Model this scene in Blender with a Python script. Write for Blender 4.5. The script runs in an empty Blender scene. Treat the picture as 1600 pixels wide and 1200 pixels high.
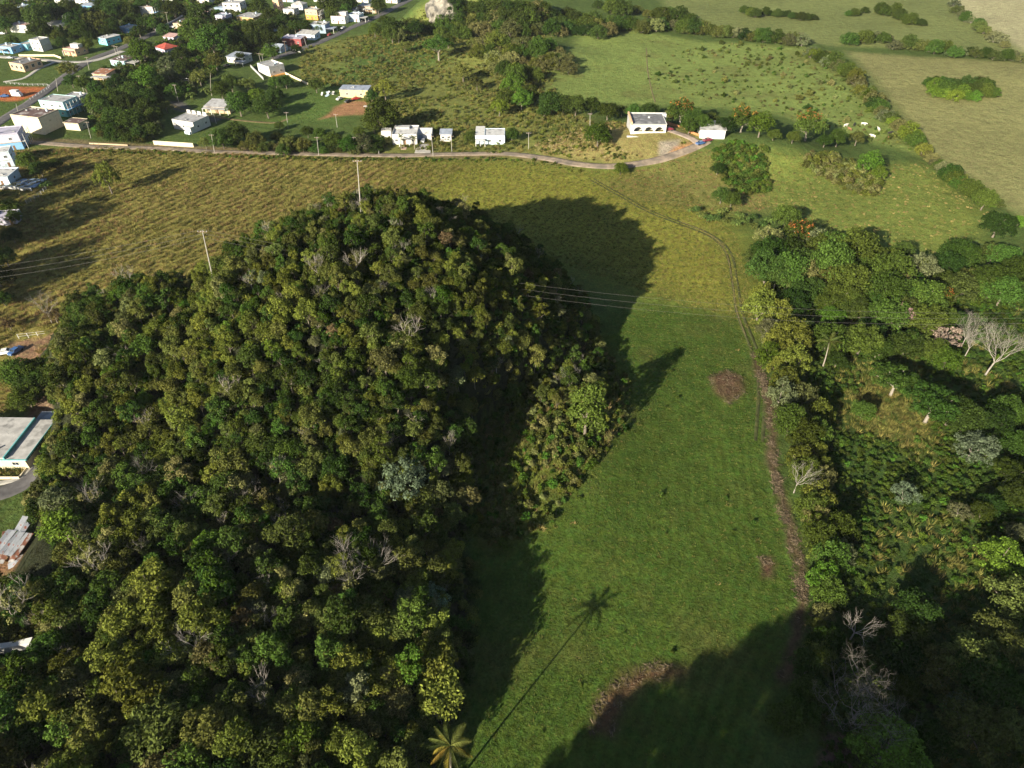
import bpy, bmesh, math, random
import numpy as np
from mathutils import Vector, Matrix

# ---------------------------------------------------------------- camera, sky, sun, exposure
scene = bpy.context.scene
COL = scene.collection
TH = math.radians(40.0)      # camera pitch below the horizon
CH = 120.0                   # camera height above the plain
FPX = 1066.7                 # focal length in photograph pixels (1600 wide)

cam_d = bpy.data.cameras.new("camera")
cam = bpy.data.objects.new("camera", cam_d)
COL.objects.link(cam)
cam.location = (0, 0, CH)
cam.rotation_euler = (math.radians(90) - TH, 0, 0)
cam_d.sensor_width = 36
cam_d.lens = FPX / 1600 * 36
cam_d.clip_start = 1
cam_d.clip_end = 6000
scene.camera = cam

SUN_EL = math.radians(21.5)
SH = np.array([0.61, 0.79])          # horizontal direction in which shadows fall
SH = SH / np.linalg.norm(SH)
world = bpy.data.worlds.new("World")
scene.world = world
world.use_nodes = True
wn = world.node_tree.nodes
wl = world.node_tree.links
for n in list(wn):
    wn.remove(n)
w_out = wn.new("ShaderNodeOutputWorld")
w_bg = wn.new("ShaderNodeBackground")
w_sky = wn.new("ShaderNodeTexSky")
w_sky.sky_type = 'NISHITA'
w_sky.sun_disc = False
w_sky.sun_elevation = SUN_EL
w_sky.sun_rotation = math.atan2(-SH[0], -SH[1])
w_sky.altitude = 100
w_bg.inputs["Strength"].default_value = 0.05
wl.new(w_sky.outputs[0], w_bg.inputs["Color"])
wl.new(w_bg.outputs[0], w_out.inputs["Surface"])

sun_d = bpy.data.lights.new("sun", 'SUN')
sun_d.energy = 5.0
sun_d.angle = math.radians(0.5)
sun_d.color = (1.0, 0.90, 0.70)
sun = bpy.data.objects.new("sun", sun_d)
COL.objects.link(sun)
sun.location = (-200, -200, 300)
sun.rotation_euler = Vector((SH[0] * math.cos(SUN_EL), SH[1] * math.cos(SUN_EL), -math.sin(SUN_EL))).to_track_quat('-Z', 'Y').to_euler()

scene.view_settings.view_transform = 'Standard'
scene.view_settings.look = 'None'
scene.view_settings.exposure = 1.25
scene.view_settings.gamma = 1.0
scene.view_settings.use_curve_mapping = False
scene.render.engine = 'CYCLES'
scene.cycles.max_bounces = 5
scene.cycles.diffuse_bounces = 2
scene.cycles.glossy_bounces = 1
scene.cycles.transmission_bounces = 3
scene.cycles.transparent_max_bounces = 4
scene.cycles.volume_bounces = 0
scene.cycles.use_adaptive_sampling = True
scene.cycles.adaptive_threshold = 0.02
scene.cycles.use_denoising = True
scene.cycles.caustics_reflective = False
scene.cycles.caustics_refractive = False

RNG = np.random.default_rng(7)
random.seed(7)

# ---------------------------------------------------------------- little noise
def _hash(ix, iy, s):
    h = (ix * 374761393 + iy * 668265263 + s * 1442695041) & 0xFFFFFFFF
    h = ((h ^ (h >> 13)) * 1274126177) & 0xFFFFFFFF
    return ((h ^ (h >> 16)) & 0xFFFF) / 65535.0

def vnoise(x, y, s=0):
    x = np.asarray(x, float); y = np.asarray(y, float)
    ix = np.floor(x).astype(np.int64); iy = np.floor(y).astype(np.int64)
    fx = x - ix; fy = y - iy
    fx = fx * fx * (3 - 2 * fx); fy = fy * fy * (3 - 2 * fy)
    a = _hash(ix, iy, s); b = _hash(ix + 1, iy, s); c = _hash(ix, iy + 1, s); d = _hash(ix + 1, iy + 1, s)
    return (a * (1 - fx) + b * fx) * (1 - fy) + (c * (1 - fx) + d * fx) * fy

def fbm(x, y, s=0, o=3):
    v = 0; a = 0.5; t = 0
    for k in range(o):
        v = v + a * vnoise(x * 2 ** k, y * 2 ** k, s + k * 7); t += a; a *= 0.5
    return v / t

# ---------------------------------------------------------------- terrain
def cap(x, y, cx, cy, rx, ry, h, q=2.2, p=0.9, rot=0.0):
    dx = x - cx; dy = y - cy
    if rot:
        c, s = math.cos(rot), math.sin(rot)
        dx, dy = dx * c + dy * s, -dx * s + dy * c
    d = np.sqrt((dx / rx) ** 2 + (dy / ry) ** 2)
    return h * np.clip(1 - d ** q, 0, 1) ** p

def soft(x, y, cx, cy, rx, ry, h):
    return h * np.exp(-(((x - cx) / rx) ** 2 + ((y - cy) / ry) ** 2))

def hill_only(x, y):
    x = np.asarray(x, float); y = np.asarray(y, float)
    wob = 1 + 0.16 * (fbm(x / 22, y / 22, 3) - 0.5)
    a = cap(x, y, -38, 151, 62, 72, 39, rot=-0.46) * wob
    e = cap(x, y, -90, 138, 50, 52, 24, 2.0, 1.0) * wob
    b = cap(x, y, -61, 72, 55, 66, 15) * wob
    c = cap(x, y, 10, -26, 74, 36, 38)
    m = np.maximum(np.maximum(a, b), np.maximum(c, e))
    k = 5.0
    s = k * np.log(np.exp(a / k) + np.exp(b / k) + np.exp(c / k) + np.exp(e / k)) - k * math.log(4)
    r = np.maximum(np.maximum(m, s), 0)
    # the foot of the hill as it shows on the west (building, shack) and on the east (brushy spur, field)
    xw = np.interp(y, [20, 66, 90, 104, 124, 138, 160, 200], [-112, -103, -106, -113, -116, -126, -146, -166])
    xe = np.interp(y, [10, 40, 60, 100, 121, 150, 178, 215, 240], [140, 30, 0, -9, -9, 17, 43, 50, 52])
    fw = np.clip((x - xw) / 14, 0, 1); fe = np.clip((xe - x) / 17, 0, 1)
    near = np.clip((y - 20) / 30, 0, 1)
    f = (fw * fw * (3 - 2 * fw)) * (1 - near + near * np.sqrt(fe * (2 - fe)))
    return r * f

def plain(x, y):
    x = np.asarray(x, float); y = np.asarray(y, float)
    z = 1.6 * (fbm(x / 60, y / 60, 11) - 0.5)
    z = z + soft(x, y, 8, 126, 20, 24, 5.0)                      # brushy spur east of the hill
    z = z + soft(x, y, 66, 312, 46, 22, 8.5) + soft(x, y, 118, 303, 26, 18, 5.5)     # house knoll
    z = z + cap(x, y, -22, 566, 62, 42, 24, 2.4, 1.0) + soft(x, y, 5, 468, 36, 24, 9)  # far hummocks
    return z

def Hh(x, y):
    return plain(x, y) + hill_only(x, y)

_T = np.concatenate([np.linspace(55, 320, 1100), np.linspace(320.5, 900, 900)])
def ray(px, py):
    v = (600 - py) / FPX; h = (px - 800) / FPX
    return np.array([h, math.cos(TH) + v * math.sin(TH), -math.sin(TH) + v * math.cos(TH)])

def G(px, py, up=0.0, fn=None):
    """ground point seen at photograph pixel (px, py); up: a point that far above the ground"""
    fn = fn or Hh
    d = ray(px, py)
    z = CH + d[2] * _T
    f = z - fn(d[0] * _T, d[1] * _T) - up
    i = int(np.argmax(f <= 0))
    if f[i] > 0 or i == 0:
        t = -CH / d[2] if d[2] < -0.02 else 900
    else:
        a, b = f[i - 1], f[i]
        t = _T[i - 1] + (_T[i] - _T[i - 1]) * a / (a - b)
    x, y = d[0] * t, d[1] * t
    return np.array([x, y, float(fn(x, y))])

def G0(px, py):
    return G(px, py, 0.0, plain)

def proj(x, y, z):
    dz = z - CH
    c = y * math.cos(TH) - dz * math.sin(TH)
    v = y * math.sin(TH) + dz * math.cos(TH)
    return 800 + FPX * x / c, 600 - FPX * v / c, c

def pxm(p):
    """photograph pixels per metre at a world point"""
    return FPX / float(proj(p[0], p[1], p[2])[2])

# ---------------------------------------------------------------- materials
MATS = {}
def nodes_of(name):
    m = bpy.data.materials.new(name)
    m.use_nodes = True
    nt = m.node_tree
    b = nt.nodes["Principled BSDF"]
    return m, nt, b

def lin(c):
    return (c[0], c[1], c[2], 1.0)

def surface(name, col, rough=0.85, var=0.25, scale=1.5, bump=0.0, metal=0.0, stain=None, spec=0.3):
    """plain procedural surface: base colour broken by noise, optional stain colour and bump"""
    if name in MATS:
        return MATS[name]
    m, nt, b = nodes_of(name)
    N, L = nt.nodes, nt.links
    tc = N.new("ShaderNodeTexCoord")
    n1 = N.new("ShaderNodeTexNoise"); n1.inputs["Scale"].default_value = scale; n1.inputs["Detail"].default_value = 6
    L.new(tc.outputs["Object"], n1.inputs["Vector"])
    mr = N.new("ShaderNodeMapRange"); mr.inputs[1].default_value = 0.3; mr.inputs[2].default_value = 0.7
    mr.inputs[3].default_value = 1 - var; mr.inputs[4].default_value = 1 + var * 0.6
    L.new(n1.outputs["Fac"], mr.inputs[0])
    mx = N.new("ShaderNodeVectorMath"); mx.operation = 'SCALE'
    rgb = N.new("ShaderNodeRGB"); rgb.outputs[0].default_value = lin(col)
    src = rgb.outputs[0]
    if stain:
        n2 = N.new("ShaderNodeTexNoise"); n2.inputs["Scale"].default_value = stain[1]; n2.inputs["Detail"].default_value = 5
        L.new(tc.outputs["Object"], n2.inputs["Vector"])
        r2 = N.new("ShaderNodeMapRange"); r2.inputs[1].default_value = stain[2]; r2.inputs[2].default_value = stain[2] + 0.1
        L.new(n2.outputs["Fac"], r2.inputs[0])
        mm = N.new("ShaderNodeMix"); mm.data_type = 'RGBA'
        L.new(r2.outputs[0], mm.inputs[0]); L.new(src, mm.inputs[6]); mm.inputs[7].default_value = lin(stain[0])
        src = mm.outputs[2]
    L.new(src, mx.inputs[0]); L.new(mr.outputs[0], mx.inputs["Scale"])
    L.new(mx.outputs[0], b.inputs["Base Color"])
    b.inputs["Roughness"].default_value = rough
    b.inputs["Metallic"].default_value = metal
    b.inputs["Specular IOR Level"].default_value = spec
    if bump:
        bp = N.new("ShaderNodeBump"); bp.inputs["Strength"].default_value = bump; bp.inputs["Distance"].default_value = 0.1
        n3 = N.new("ShaderNodeTexNoise"); n3.inputs["Scale"].default_value = scale * 4; n3.inputs["Detail"].default_value = 4
        L.new(tc.outputs["Object"], n3.inputs["Vector"])
        L.new(n3.outputs["Fac"], bp.inputs["Height"]); L.new(bp.outputs[0], b.inputs["Normal"])
    MATS[name] = m
    return m

def foliage(name, col, hue=0.03, val=0.35, leafvar=0.5, trans=0.22):
    """leaf material: every plant differs a little (Object Info), every leaf as well (island random)"""
    if name in MATS:
        return MATS[name]
    m, nt, b = nodes_of(name)
    N, L = nt.nodes, nt.links
    oi = N.new("ShaderNodeObjectInfo")
    ge = N.new("ShaderNodeNewGeometry")
    hs = N.new("ShaderNodeHueSaturation"); hs.inputs["Color"].default_value = lin(col)
    r1 = N.new("ShaderNodeMapRange"); r1.inputs[3].default_value = 0.5 - hue; r1.inputs[4].default_value = 0.5 + hue
    L.new(oi.outputs["Random"], r1.inputs[0]); L.new(r1.outputs[0], hs.inputs["Hue"])
    mu = N.new("ShaderNodeMath"); mu.operation = 'MULTIPLY'; mu.inputs[1].default_value = 7.31
    fr = N.new("ShaderNodeMath"); fr.operation = 'FRACT'
    L.new(oi.outputs["Random"], mu.inputs[0]); L.new(mu.outputs[0], fr.inputs[0])
    r2 = N.new("ShaderNodeMapRange"); r2.inputs[3].default_value = 1 - val; r2.inputs[4].default_value = 1 + val
    L.new(fr.outputs[0], r2.inputs[0])
    r3 = N.new("ShaderNodeMapRange"); r3.inputs[3].default_value = 1 - leafvar; r3.inputs[4].default_value = 1 + leafvar
    L.new(ge.outputs["Random Per Island"], r3.inputs[0])
    m2 = N.new("ShaderNodeMath"); m2.operation = 'MULTIPLY'
    L.new(r2.outputs[0], m2.inputs[0]); L.new(r3.outputs[0], m2.inputs[1])
    L.new(m2.outputs[0], hs.inputs["Value"])
    nt.nodes.remove(b)
    df = N.new("ShaderNodeBsdfDiffuse"); tr = N.new("ShaderNodeBsdfTranslucent"); mx = N.new("ShaderNodeMixShader")
    mx.inputs[0].default_value = trans
    L.new(hs.outputs[0], df.inputs["Color"]); L.new(hs.outputs[0], tr.inputs["Color"])
    L.new(df.outputs[0], mx.inputs[1]); L.new(tr.outputs[0], mx.inputs[2])
    L.new(mx.outputs[0], nt.nodes["Material Output"].inputs["Surface"])
    MATS[name] = m
    return m

# ---------------------------------------------------------------- mesh helpers
class MB:
    def __init__(s):
        s.v = []; s.f = []
    def quad(s, a, b, c, d):
        n = len(s.v); s.v += [tuple(a), tuple(b), tuple(c), tuple(d)]; s.f.append((n, n + 1, n + 2, n + 3)); return s
    def poly(s, pts):
        n = len(s.v); s.v += [tuple(p) for p in pts]; s.f.append(tuple(range(n, n + len(pts)))); return s
    def box(s, x0, y0, z0, x1, y1, z1):
        n = len(s.v)
        s.v += [(x0, y0, z0), (x1, y0, z0), (x1, y1, z0), (x0, y1, z0), (x0, y0, z1), (x1, y0, z1), (x1, y1, z1), (x0, y1, z1)]
        s.f += [(n, n + 3, n + 2, n + 1), (n + 4, n + 5, n + 6, n + 7), (n, n + 1, n + 5, n + 4), (n + 1, n + 2, n + 6, n + 5), (n + 2, n + 3, n + 7, n + 6), (n + 3, n, n + 4, n + 7)]
        return s
    def hull8(s, p):
        n = len(s.v); s.v += [tuple(q) for q in p]
        s.f += [(n, n + 3, n + 2, n + 1), (n + 4, n + 5, n + 6, n + 7), (n, n + 1, n + 5, n + 4), (n + 1, n + 2, n + 6, n + 5), (n + 2, n + 3, n + 7, n + 6), (n + 3, n, n + 4, n + 7)]
        return s
    def tube(s, path, radii, sides=6, capends=True):
        path = [Vector(p) for p in path]
        n0 = len(s.v)
        for i, p in enumerate(path):
            t = (path[min(i + 1, len(path) - 1)] - path[max(i - 1, 0)])
            if t.length < 1e-6: t = Vector((0, 0, 1))
            t.normalize()
            a = t.cross(Vector((1, 0, 0)) if abs(t.x) < 0.8 else Vector((0, 1, 0))).normalized()
            b = t.cross(a)
            for k in range(sides):
                an = 2 * math.pi * k / sides
                q = p + (a * math.cos(an) + b * math.sin(an)) * radii[i]
                s.v.append((q.x, q.y, q.z))
        for i in range(len(path) - 1):
            for k in range(sides):
                k2 = (k + 1) % sides
                s.f.append((n0 + i * sides + k, n0 + i * sides + k2, n0 + (i + 1) * sides + k2, n0 + (i + 1) * sides + k))
        if capends:
            s.f.append(tuple(n0 + k for k in range(sides))[::-1])
            s.f.append(tuple(n0 + (len(path) - 1) * sides + k for k in range(sides)))
        return s
    def mesh(s, name, mat=None):
        me = bpy.data.meshes.new(name)
        me.from_pydata(s.v, [], s.f); me.update()
        if mat: me.materials.append(mat)
        return me
    def build(s, name, mat=None, parent=None, **kw):
        return obj(name, s.mesh(name, mat), parent, **kw)

def obj(name, me, parent=None, loc=None, rz=None, kind=None, label=None, cat=None, group=None):
    o = bpy.data.objects.new(name, me)
    COL.objects.link(o)
    if parent is not None: o.parent = parent
    if loc is not None: o.location = loc
    if rz is not None: o.rotation_euler = (0, 0, rz)
    if kind: o["kind"] = kind
    if label: o["label"] = label
    if cat: o["category"] = cat
    if group: o["group"] = group
    return o

def thing(name, label, cat, loc=(0, 0, 0), rz=0.0, group=None, scale=None):
    o = obj(name, None, None, loc, rz, None, label, cat, group)
    o.empty_display_size = 0.5
    if scale is not None: o.scale = scale if hasattr(scale, "__len__") else (scale,) * 3
    return o

def np_mesh(name, V, F, mats=(), mi=None):
    """fast mesh from arrays; F is (n, k) with constant k"""
    me = bpy.data.meshes.new(name)
    n, k = F.shape
    me.vertices.add(len(V)); me.vertices.foreach_set("co", np.ascontiguousarray(V, np.float32).ravel())
    me.loops.add(n * k); me.loops.foreach_set("vertex_index", np.ascontiguousarray(F, np.int32).ravel())
    me.polygons.add(n); me.polygons.foreach_set("loop_start", np.arange(0, n * k, k, dtype=np.int32))
    for m in mats: me.materials.append(m)
    if mi is not None: me.polygons.foreach_set("material_index", np.asarray(mi, np.int32))
    me.update(calc_edges=True)
    return me

# ---------------------------------------------------------------- ground cover zones
def inside(px, py, P):
    r = np.zeros(px.shape, bool); n = len(P); j = n - 1
    for i in range(n):
        xi, yi = P[i]; xj, yj = P[j]
        c = ((yi > py) != (yj > py))
        r ^= c & (px < (xj - xi) * (py - yi) / ((yj - yi) or 1e-9) + xi)
        j = i
    return r

def edge_dist(px, py, P, closed=True):
    d = np.full(px.shape, 1e9); n = len(P)
    for i in range(n if closed else n - 1):
        ax, ay = P[i]; bx, by = P[(i + 1) % n]
        ux, uy = bx - ax, by - ay
        L2 = ux * ux + uy * uy or 1e-9
        t = np.clip(((px - ax) * ux + (py - ay) * uy) / L2, 0, 1)
        d = np.minimum(d, (px - ax - t * ux) ** 2 + (py - ay - t * uy) ** 2)
    return np.sqrt(d)

def zone_mask(x, y, P, softm, closed=True, half=0.0, wob=1.0):
    P = np.asarray(P)[:, :2]
    m = np.zeros(x.shape)
    pad = softm + half + 4 * wob + 2
    sel = (x > P[:, 0].min() - pad) & (x < P[:, 0].max() + pad) & (y > P[:, 1].min() - pad) & (y < P[:, 1].max() + pad)
    if not sel.any(): return m
    xs = x[sel] + wob * 4 * (fbm(x[sel] / 6, y[sel] / 6, 31) - 0.5)
    ys = y[sel] + wob * 4 * (fbm(x[sel] / 6, y[sel] / 6, 57) - 0.5)
    d = edge_dist(xs, ys, P, closed)
    if closed:
        sd = np.where(inside(xs, ys, P), d, -d)
    else:
        sd = half - d
    m[sel] = np.clip(0.5 + sd / (2 * softm), 0, 1)
    return m

def PP(*pts, f=None):
    return [tuple((f or G0)(*p)[:2]) for p in pts]

Z = {}
Z['ochre'] = PP((-90, 240), (60, 234), (160, 230), (420, 243), (640, 250), (720, 262), (640, 330), (560, 420), (300, 480), (150, 560), (-90, 700))
Z['yellow'] = PP((620, 250), (780, 246), (930, 268), (1000, 270), (1080, 300), (1150, 370), (1175, 460), (1180, 520), (1060, 475), (900, 420), (700, 330), (600, 300))
Z['field'] = PP((1030, 470), (1160, 495), (1185, 560), (1195, 640), (1205, 720), (1235, 830), (1255, 930), (1228, 1050), (1190, 1130), (1160, 1300), (640, 1300), (700, 1200), (700, 1000), (700, 850), (800, 700), (900, 560), (950, 490))
Z['paddock'] = PP((850, 150), (870, 110), (905, 55), (985, 45), (1100, 65), (1270, 75), (1330, 110), (1400, 180), (1450, 245), (1330, 215), (1200, 175), (1050, 165), (900, 165))
Z['tan'] = PP((1325, 80), (1420, 88), (1700, 105), (1800, 420), (1620, 350), (1540, 300), (1450, 240), (1400, 170))
Z['back'] = PP((960, -100), (2000, -100), (2000, 100), (1380, 75), (1300, 72), (1060, 38))
Z['pale'] = PP((1460, -90), (2000, -90), (2000, 95), (1600, 80), (1540, 45), (1490, 8))
Z['slope'] = PP((1190, 235), (1300, 250), (1440, 255), (1545, 335), (1520, 400), (1380, 390), (1260, 350), (1170, 310))
Z['bank'] = PP((940, 285), (1010, 262), (1100, 235), (1190, 240), (1200, 330), (1130, 330), (1060, 325), (1000, 315), f=G)
Z['scrub'] = PP((470, 75), (650, 20), (850, 30), (870, 150), (930, 195), (820, 240), (600, 232), (560, 140), (470, 130))
Z['green'] = PP((420, 160), (520, 118), (600, 30), (690, 60), (700, 95), (560, 130), (520, 190), (430, 190))
Z['jungle'] = PP((1250, 470), (1400, 440), (1800, 380), (1900, 1320), (1270, 1320), (1300, 900), (1262, 650))
Z['sedge'] = PP((1330, 570), (1420, 610), (1470, 690), (1440, 710), (1340, 660))
Z['spur'] = PP((770, 560), (930, 520), (985, 600), (975, 680), (900, 760), (850, 830), (770, 860), (720, 800), (710, 720))
Z['strip'] = PP((1180, 555), (1198, 620), (1208, 700), (1216, 770), (1238, 840), (1252, 930), (1244, 1000), (1224, 1055))
Z['patch'] = PP((1106, 590), (1135, 578), (1160, 590), (1162, 615), (1140, 632), (1120, 615))
Z['patch2'] = PP((1184, 872), (1200, 868), (1210, 885), (1204, 902), (1190, 900))
Z['patch3'] = PP((920, 1145), (932, 1092), (972, 1052), (1030, 1034), (1078, 1042), (1066, 1060), (1012, 1066), (974, 1096), (958, 1150))
Z['soil_town'] = PP((-20, 134), (78, 136), (62, 148), (30, 158), (-20, 158))
Z['soil_yard'] = PP((522, 168), (545, 158), (575, 158), (588, 172), (572, 178), (520, 182), (500, 186), (515, 176))
Z['soil_bank'] = PP((1052, 232), (1088, 218), (1092, 228), (1068, 243), (1040, 250), f=G)
Z['stone_bank'] = PP((1028, 222), (1062, 218), (1058, 240), (1030, 250), f=G)
Z['knoll'] = PP((830, 232), (880, 210), (960, 190), (1060, 200), (1090, 215), (1040, 252), (960, 256), (900, 250), (850, 242), f=G)
Z['shed_soil'] = PP((-30, 862), (70, 850), (92, 872), (70, 900), (-30, 905))
Z['yard_soil'] = PP((20, 560), (10, 534), (70, 528), (100, 512), (95, 545), (40, 580))
Z['clear'] = PP((20, 680), (62, 610), (100, 622), (95, 660), (60, 665))
Z['pit'] = PP((1268, 1280), (1290, 1150), (1330, 1150), (1350, 1280))
Z['lawns'] = PP((588, 243), (600, 203), (700, 206), (745, 200), (840, 228), (828, 240), (700, 240))
Z['verge'] = PP((25, 218), (240, 228), (420, 236), (600, 243), (790, 241), (900, 256))
Z['yard_grey'] = PP((258, 158), (285, 158), (300, 172), (352, 184), (335, 192), (290, 176), (262, 170))

COVER = {  # real-world ground colours
    'town': (.070, .105, .028), 'ochre': (.205, .182, .050), 'yellow': (.200, .205, .036), 'field': (.058, .098, .017),
    'paddock': (.165, .215, .058), 'tan': (.225, .222, .088), 'back': (.155, .180, .062), 'pale': (.34, .32, .18),
    'slope': (.150, .185, .042), 'bank': (.160, .160, .046), 'scrub': (.150, .165, .044), 'green': (.085, .135, .032),
    'jungle': (.048, .080, .020), 'sedge': (.120, .120, .034), 'spur': (.095, .115, .024), 'strip': (.098, .072, .042),
    'patch': (.105, .068, .040), 'patch2': (.105, .068, .040), 'patch3': (.110, .070, .036), 'soil_town': (.36, .125, .048),
    'soil_yard': (.30, .165, .085), 'soil_bank': (.36, .20, .095), 'stone_bank': (.30, .26, .20), 'knoll': (.235, .205, .075),
    'shed_soil': (.27, .155, .085), 'yard_soil': (.24, .15, .09), 'clear': (.22, .15, .10), 'pit': (.115, .075, .06),
    'lawns': (.140, .150, .042), 'verge': (.19, .135, .080), 'yard_grey': (.10, .095, .09)}
ORDER = [('ochre', 5), ('yellow', 14), ('scrub', 8), ('green', 10), ('paddock', 4), ('back', 4), ('tan', 5), ('pale', 5), ('slope', 6),
         ('knoll', 3), ('bank', 4), ('field', 5), ('jungle', 4), ('sedge', 4), ('spur', 3), ('soil_town', 1), ('soil_yard', 1.5),
         ('stone_bank', 1), ('soil_bank', 1), ('lawns', 1.5), ('patch', 1.1), ('patch2', .9), ('patch3', 1.5), ('shed_soil', 1.2), ('yard_soil', 1),
         ('clear', 1.2), ('pit', .8), ('yard_grey', 1)]

TRACK_PX = [(925, 280), (960, 300), (1010, 328), (1060, 348), (1110, 368), (1138, 395), (1148, 440), (1156, 490), (1172, 530), (1186, 570), (1190, 620), (1186, 690)]
def pasture_rows(x, y):
    return np.sin((.86 * x - .51 * y) * 2 * math.pi / 3.6 + 7 * fbm(x / 15, y / 15, 3) + 4.0 * fbm(x / 4, y / 4, 8)) * (.1 + 1.3 * fbm(x / 20, y / 20, 14))

def build_ground():
    ys = [-160.0]
    while ys[-1] < 690:
        y = ys[-1]
        ys.append(y + (4.0 if y < 20 else 0.34 + 0.0043 * y))
    while ys[-1] < 4000:
        ys.append(ys[-1] * 1.12)
    ys = np.array(ys)
    ts = np.linspace(-1.25, 1.25, 640)
    outer = 1.25 * np.cumprod(np.full(14, 1.28))
    ts = np.concatenate([-outer[::-1], ts, outer])
    half = np.maximum(70 + 0.6 * np.maximum(ys, 0), 70)
    X = half[:, None] * ts[None, :]
    Y = np.repeat(ys[:, None], len(ts), 1)
    x = X.ravel(); y = Y.ravel()
    z = Hh(x, y)
    # dry clod relief on the bare strips, mound of the brush piles
    C = np.tile(np.array(COVER['town']), (len(x), 1))
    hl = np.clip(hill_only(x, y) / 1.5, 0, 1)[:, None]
    for k, s in ORDER:
        m = zone_mask(x, y, Z[k], s, wob=0.5 if s < 2 else 1.2)[:, None]
        C = C * (1 - m) + np.array(COVER[k]) * m
    m = zone_mask(x, y, Z['verge'], 1.2, closed=False, half=2.6)[:, None]
    C = C * (1 - .7 * m) + np.array(COVER['verge']) * .7 * m
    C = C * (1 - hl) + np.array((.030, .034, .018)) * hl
    hw = 1.5 + 1.1 * fbm(x / 9, y / 9, 71)
    m = zone_mask(x, y, Z['strip'], .8, closed=False, half=1.05, wob=1.1)[:, None]
    C = C * (1 - m) + np.array(COVER['strip']) * m
    broad = fbm(x / 26, y / 26, 5)[:, None]
    C = C * (0.82 + 0.36 * broad)
    dry = np.clip((fbm(x / 13, y / 13, 91) - 0.56) * 6, 0, 1)[:, None] * 0.30
    fm = np.clip(zone_mask(x, y, Z['field'], 6) + zone_mask(x, y, Z['paddock'], 6), 0, 1)[:, None]
    C = C * (1 - dry * fm) + np.array((.115, .085, .035)) * dry * fm
    mow = zone_mask(x, y, Z['field'], 8)
    lead = np.array([(1120, 380), (1150, 450), (1176, 540), (1190, 600), (1202, 690), (1222, 790), (1248, 900), (1246, 990), (1200, 1100), (1150, 1250)])
    lead = np.array([G0(*q)[:2] for q in lead])
    ok = mow > .02
    dl = np.zeros(len(x)); dl[ok] = edge_dist(x[ok], y[ok], lead, False)
    wobble = 3.0 * fbm(x / 11, y / 11, 47)
    rows = np.sin((dl + wobble) * 2 * math.pi / 2.3) * np.exp(-dl / 45) * mow * (.4 + 1.2 * fbm(x / 14, y / 14, 49))
    C = C * (1 + .13 * rows[:, None])
    z = z + .035 * rows
    zb = zone_mask(x, y, Z['patch'], 1.0) * .8 + zone_mask(x, y, Z['patch3'], 1.5) * .5 + zone_mask(x, y, Z['strip'], 1.2, closed=False, half=1.5) * .35
    z = z + zb * fbm(x / 1.3, y / 1.3, 41)
    oc = np.clip(zone_mask(x, y, Z['ochre'], 6) + .5 * zone_mask(x, y, Z['yellow'], 8), 0, 1) * np.clip(1 - hill_only(x, y), 0, 1)
    oc = oc * np.clip((edge_dist(x, y, np.array(PP(*TRACK_PX)), False) - 1.2) / 2, 0, 1)
    oc = oc * np.clip((edge_dist(x, y, np.array(PP((-30, 219), (140, 229), (335, 237), (620, 243), (780, 240), (850, 247), (905, 257), (960, 260), (1020, 252))), False) - 4) / 6, 0, 1)
    z = z + oc * (.26 * pasture_rows(x, y) + .5 * (fbm(x / 3.2, y / 3.2, 67, 2) - .5))
    nr, nc = X.shape
    idx = np.arange(nr * nc).reshape(nr, nc)
    F = np.stack([idx[:-1, :-1].ravel(), idx[:-1, 1:].ravel(), idx[1:, 1:].ravel(), idx[1:, :-1].ravel()], 1)
    me = np_mesh("ground", np.stack([x, y, z], 1), F)
    ca = me.attributes.new("cover", 'FLOAT_COLOR', 'POINT')
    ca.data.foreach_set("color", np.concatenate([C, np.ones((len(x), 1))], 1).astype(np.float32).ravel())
    ma = me.attributes.new("mown", 'FLOAT', 'POINT'); ma.data.foreach_set("value", mow.astype(np.float32))
    me.polygons.foreach_set("use_smooth", np.ones(len(F), bool))
    # material
    m, nt, b = nodes_of("ground")
    N, L = nt.nodes, nt.links
    at = N.new("ShaderNodeAttribute"); at.attribute_name = "cover"
    am = N.new("ShaderNodeAttribute"); am.attribute_name = "mown"
    tc = N.new("ShaderNodeTexCoord")
    def noise(scale, det, rough=0.6, vec=None):
        n = N.new("ShaderNodeTexNoise"); n.inputs["Scale"].default_value = scale; n.inputs["Detail"].default_value = det
        n.inputs["Roughness"].default_value = rough
        L.new(vec or tc.outputs["Object"], n.inputs["Vector"]); return n.outputs["Fac"]
    def rng(src, a, b_, c, d):
        r = N.new("ShaderNodeMapRange"); r.inputs[1].default_value = a; r.inputs[2].default_value = b_; r.inputs[3].default_value = c; r.inputs[4].default_value = d
        L.new(src, r.inputs[0]); return r.outputs[0]
    def math_(op, a, b_):
        q = N.new("ShaderNodeMath"); q.operation = op
        for i, s_ in enumerate((a, b_)):
            if isinstance(s_, (int, float)): q.inputs[i].default_value = s_
            else: L.new(s_, q.inputs[i])
        return q.outputs[0]
    fine = noise(1.6, 8, 0.7)
    mid = noise(0.22, 6, 0.65)
    wv = N.new("ShaderNodeTexWave"); wv.bands_direction = 'X'; wv.inputs["Scale"].default_value = 0.17
    wv.inputs["Distortion"].default_value = 22; wv.inputs["Detail"].default_value = 3; wv.inputs["Detail Scale"].default_value = 0.12
    L.new(tc.outputs["Object"], wv.inputs["Vector"])
    band = math_('MULTIPLY', math_('SUBTRACT', wv.outputs["Fac"], 0.5), math_('MULTIPLY', am.outputs["Fac"], 0.0))
    val = math_('MULTIPLY', rng(fine, 0.25, 0.75, 0.45, 1.55), math_('ADD', rng(mid, 0.3, 0.7, 0.75, 1.25), band))
    hs = N.new("ShaderNodeHueSaturation")
    L.new(at.outputs["Color"], hs.inputs["Color"]); L.new(val, hs.inputs["Value"])
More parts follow.
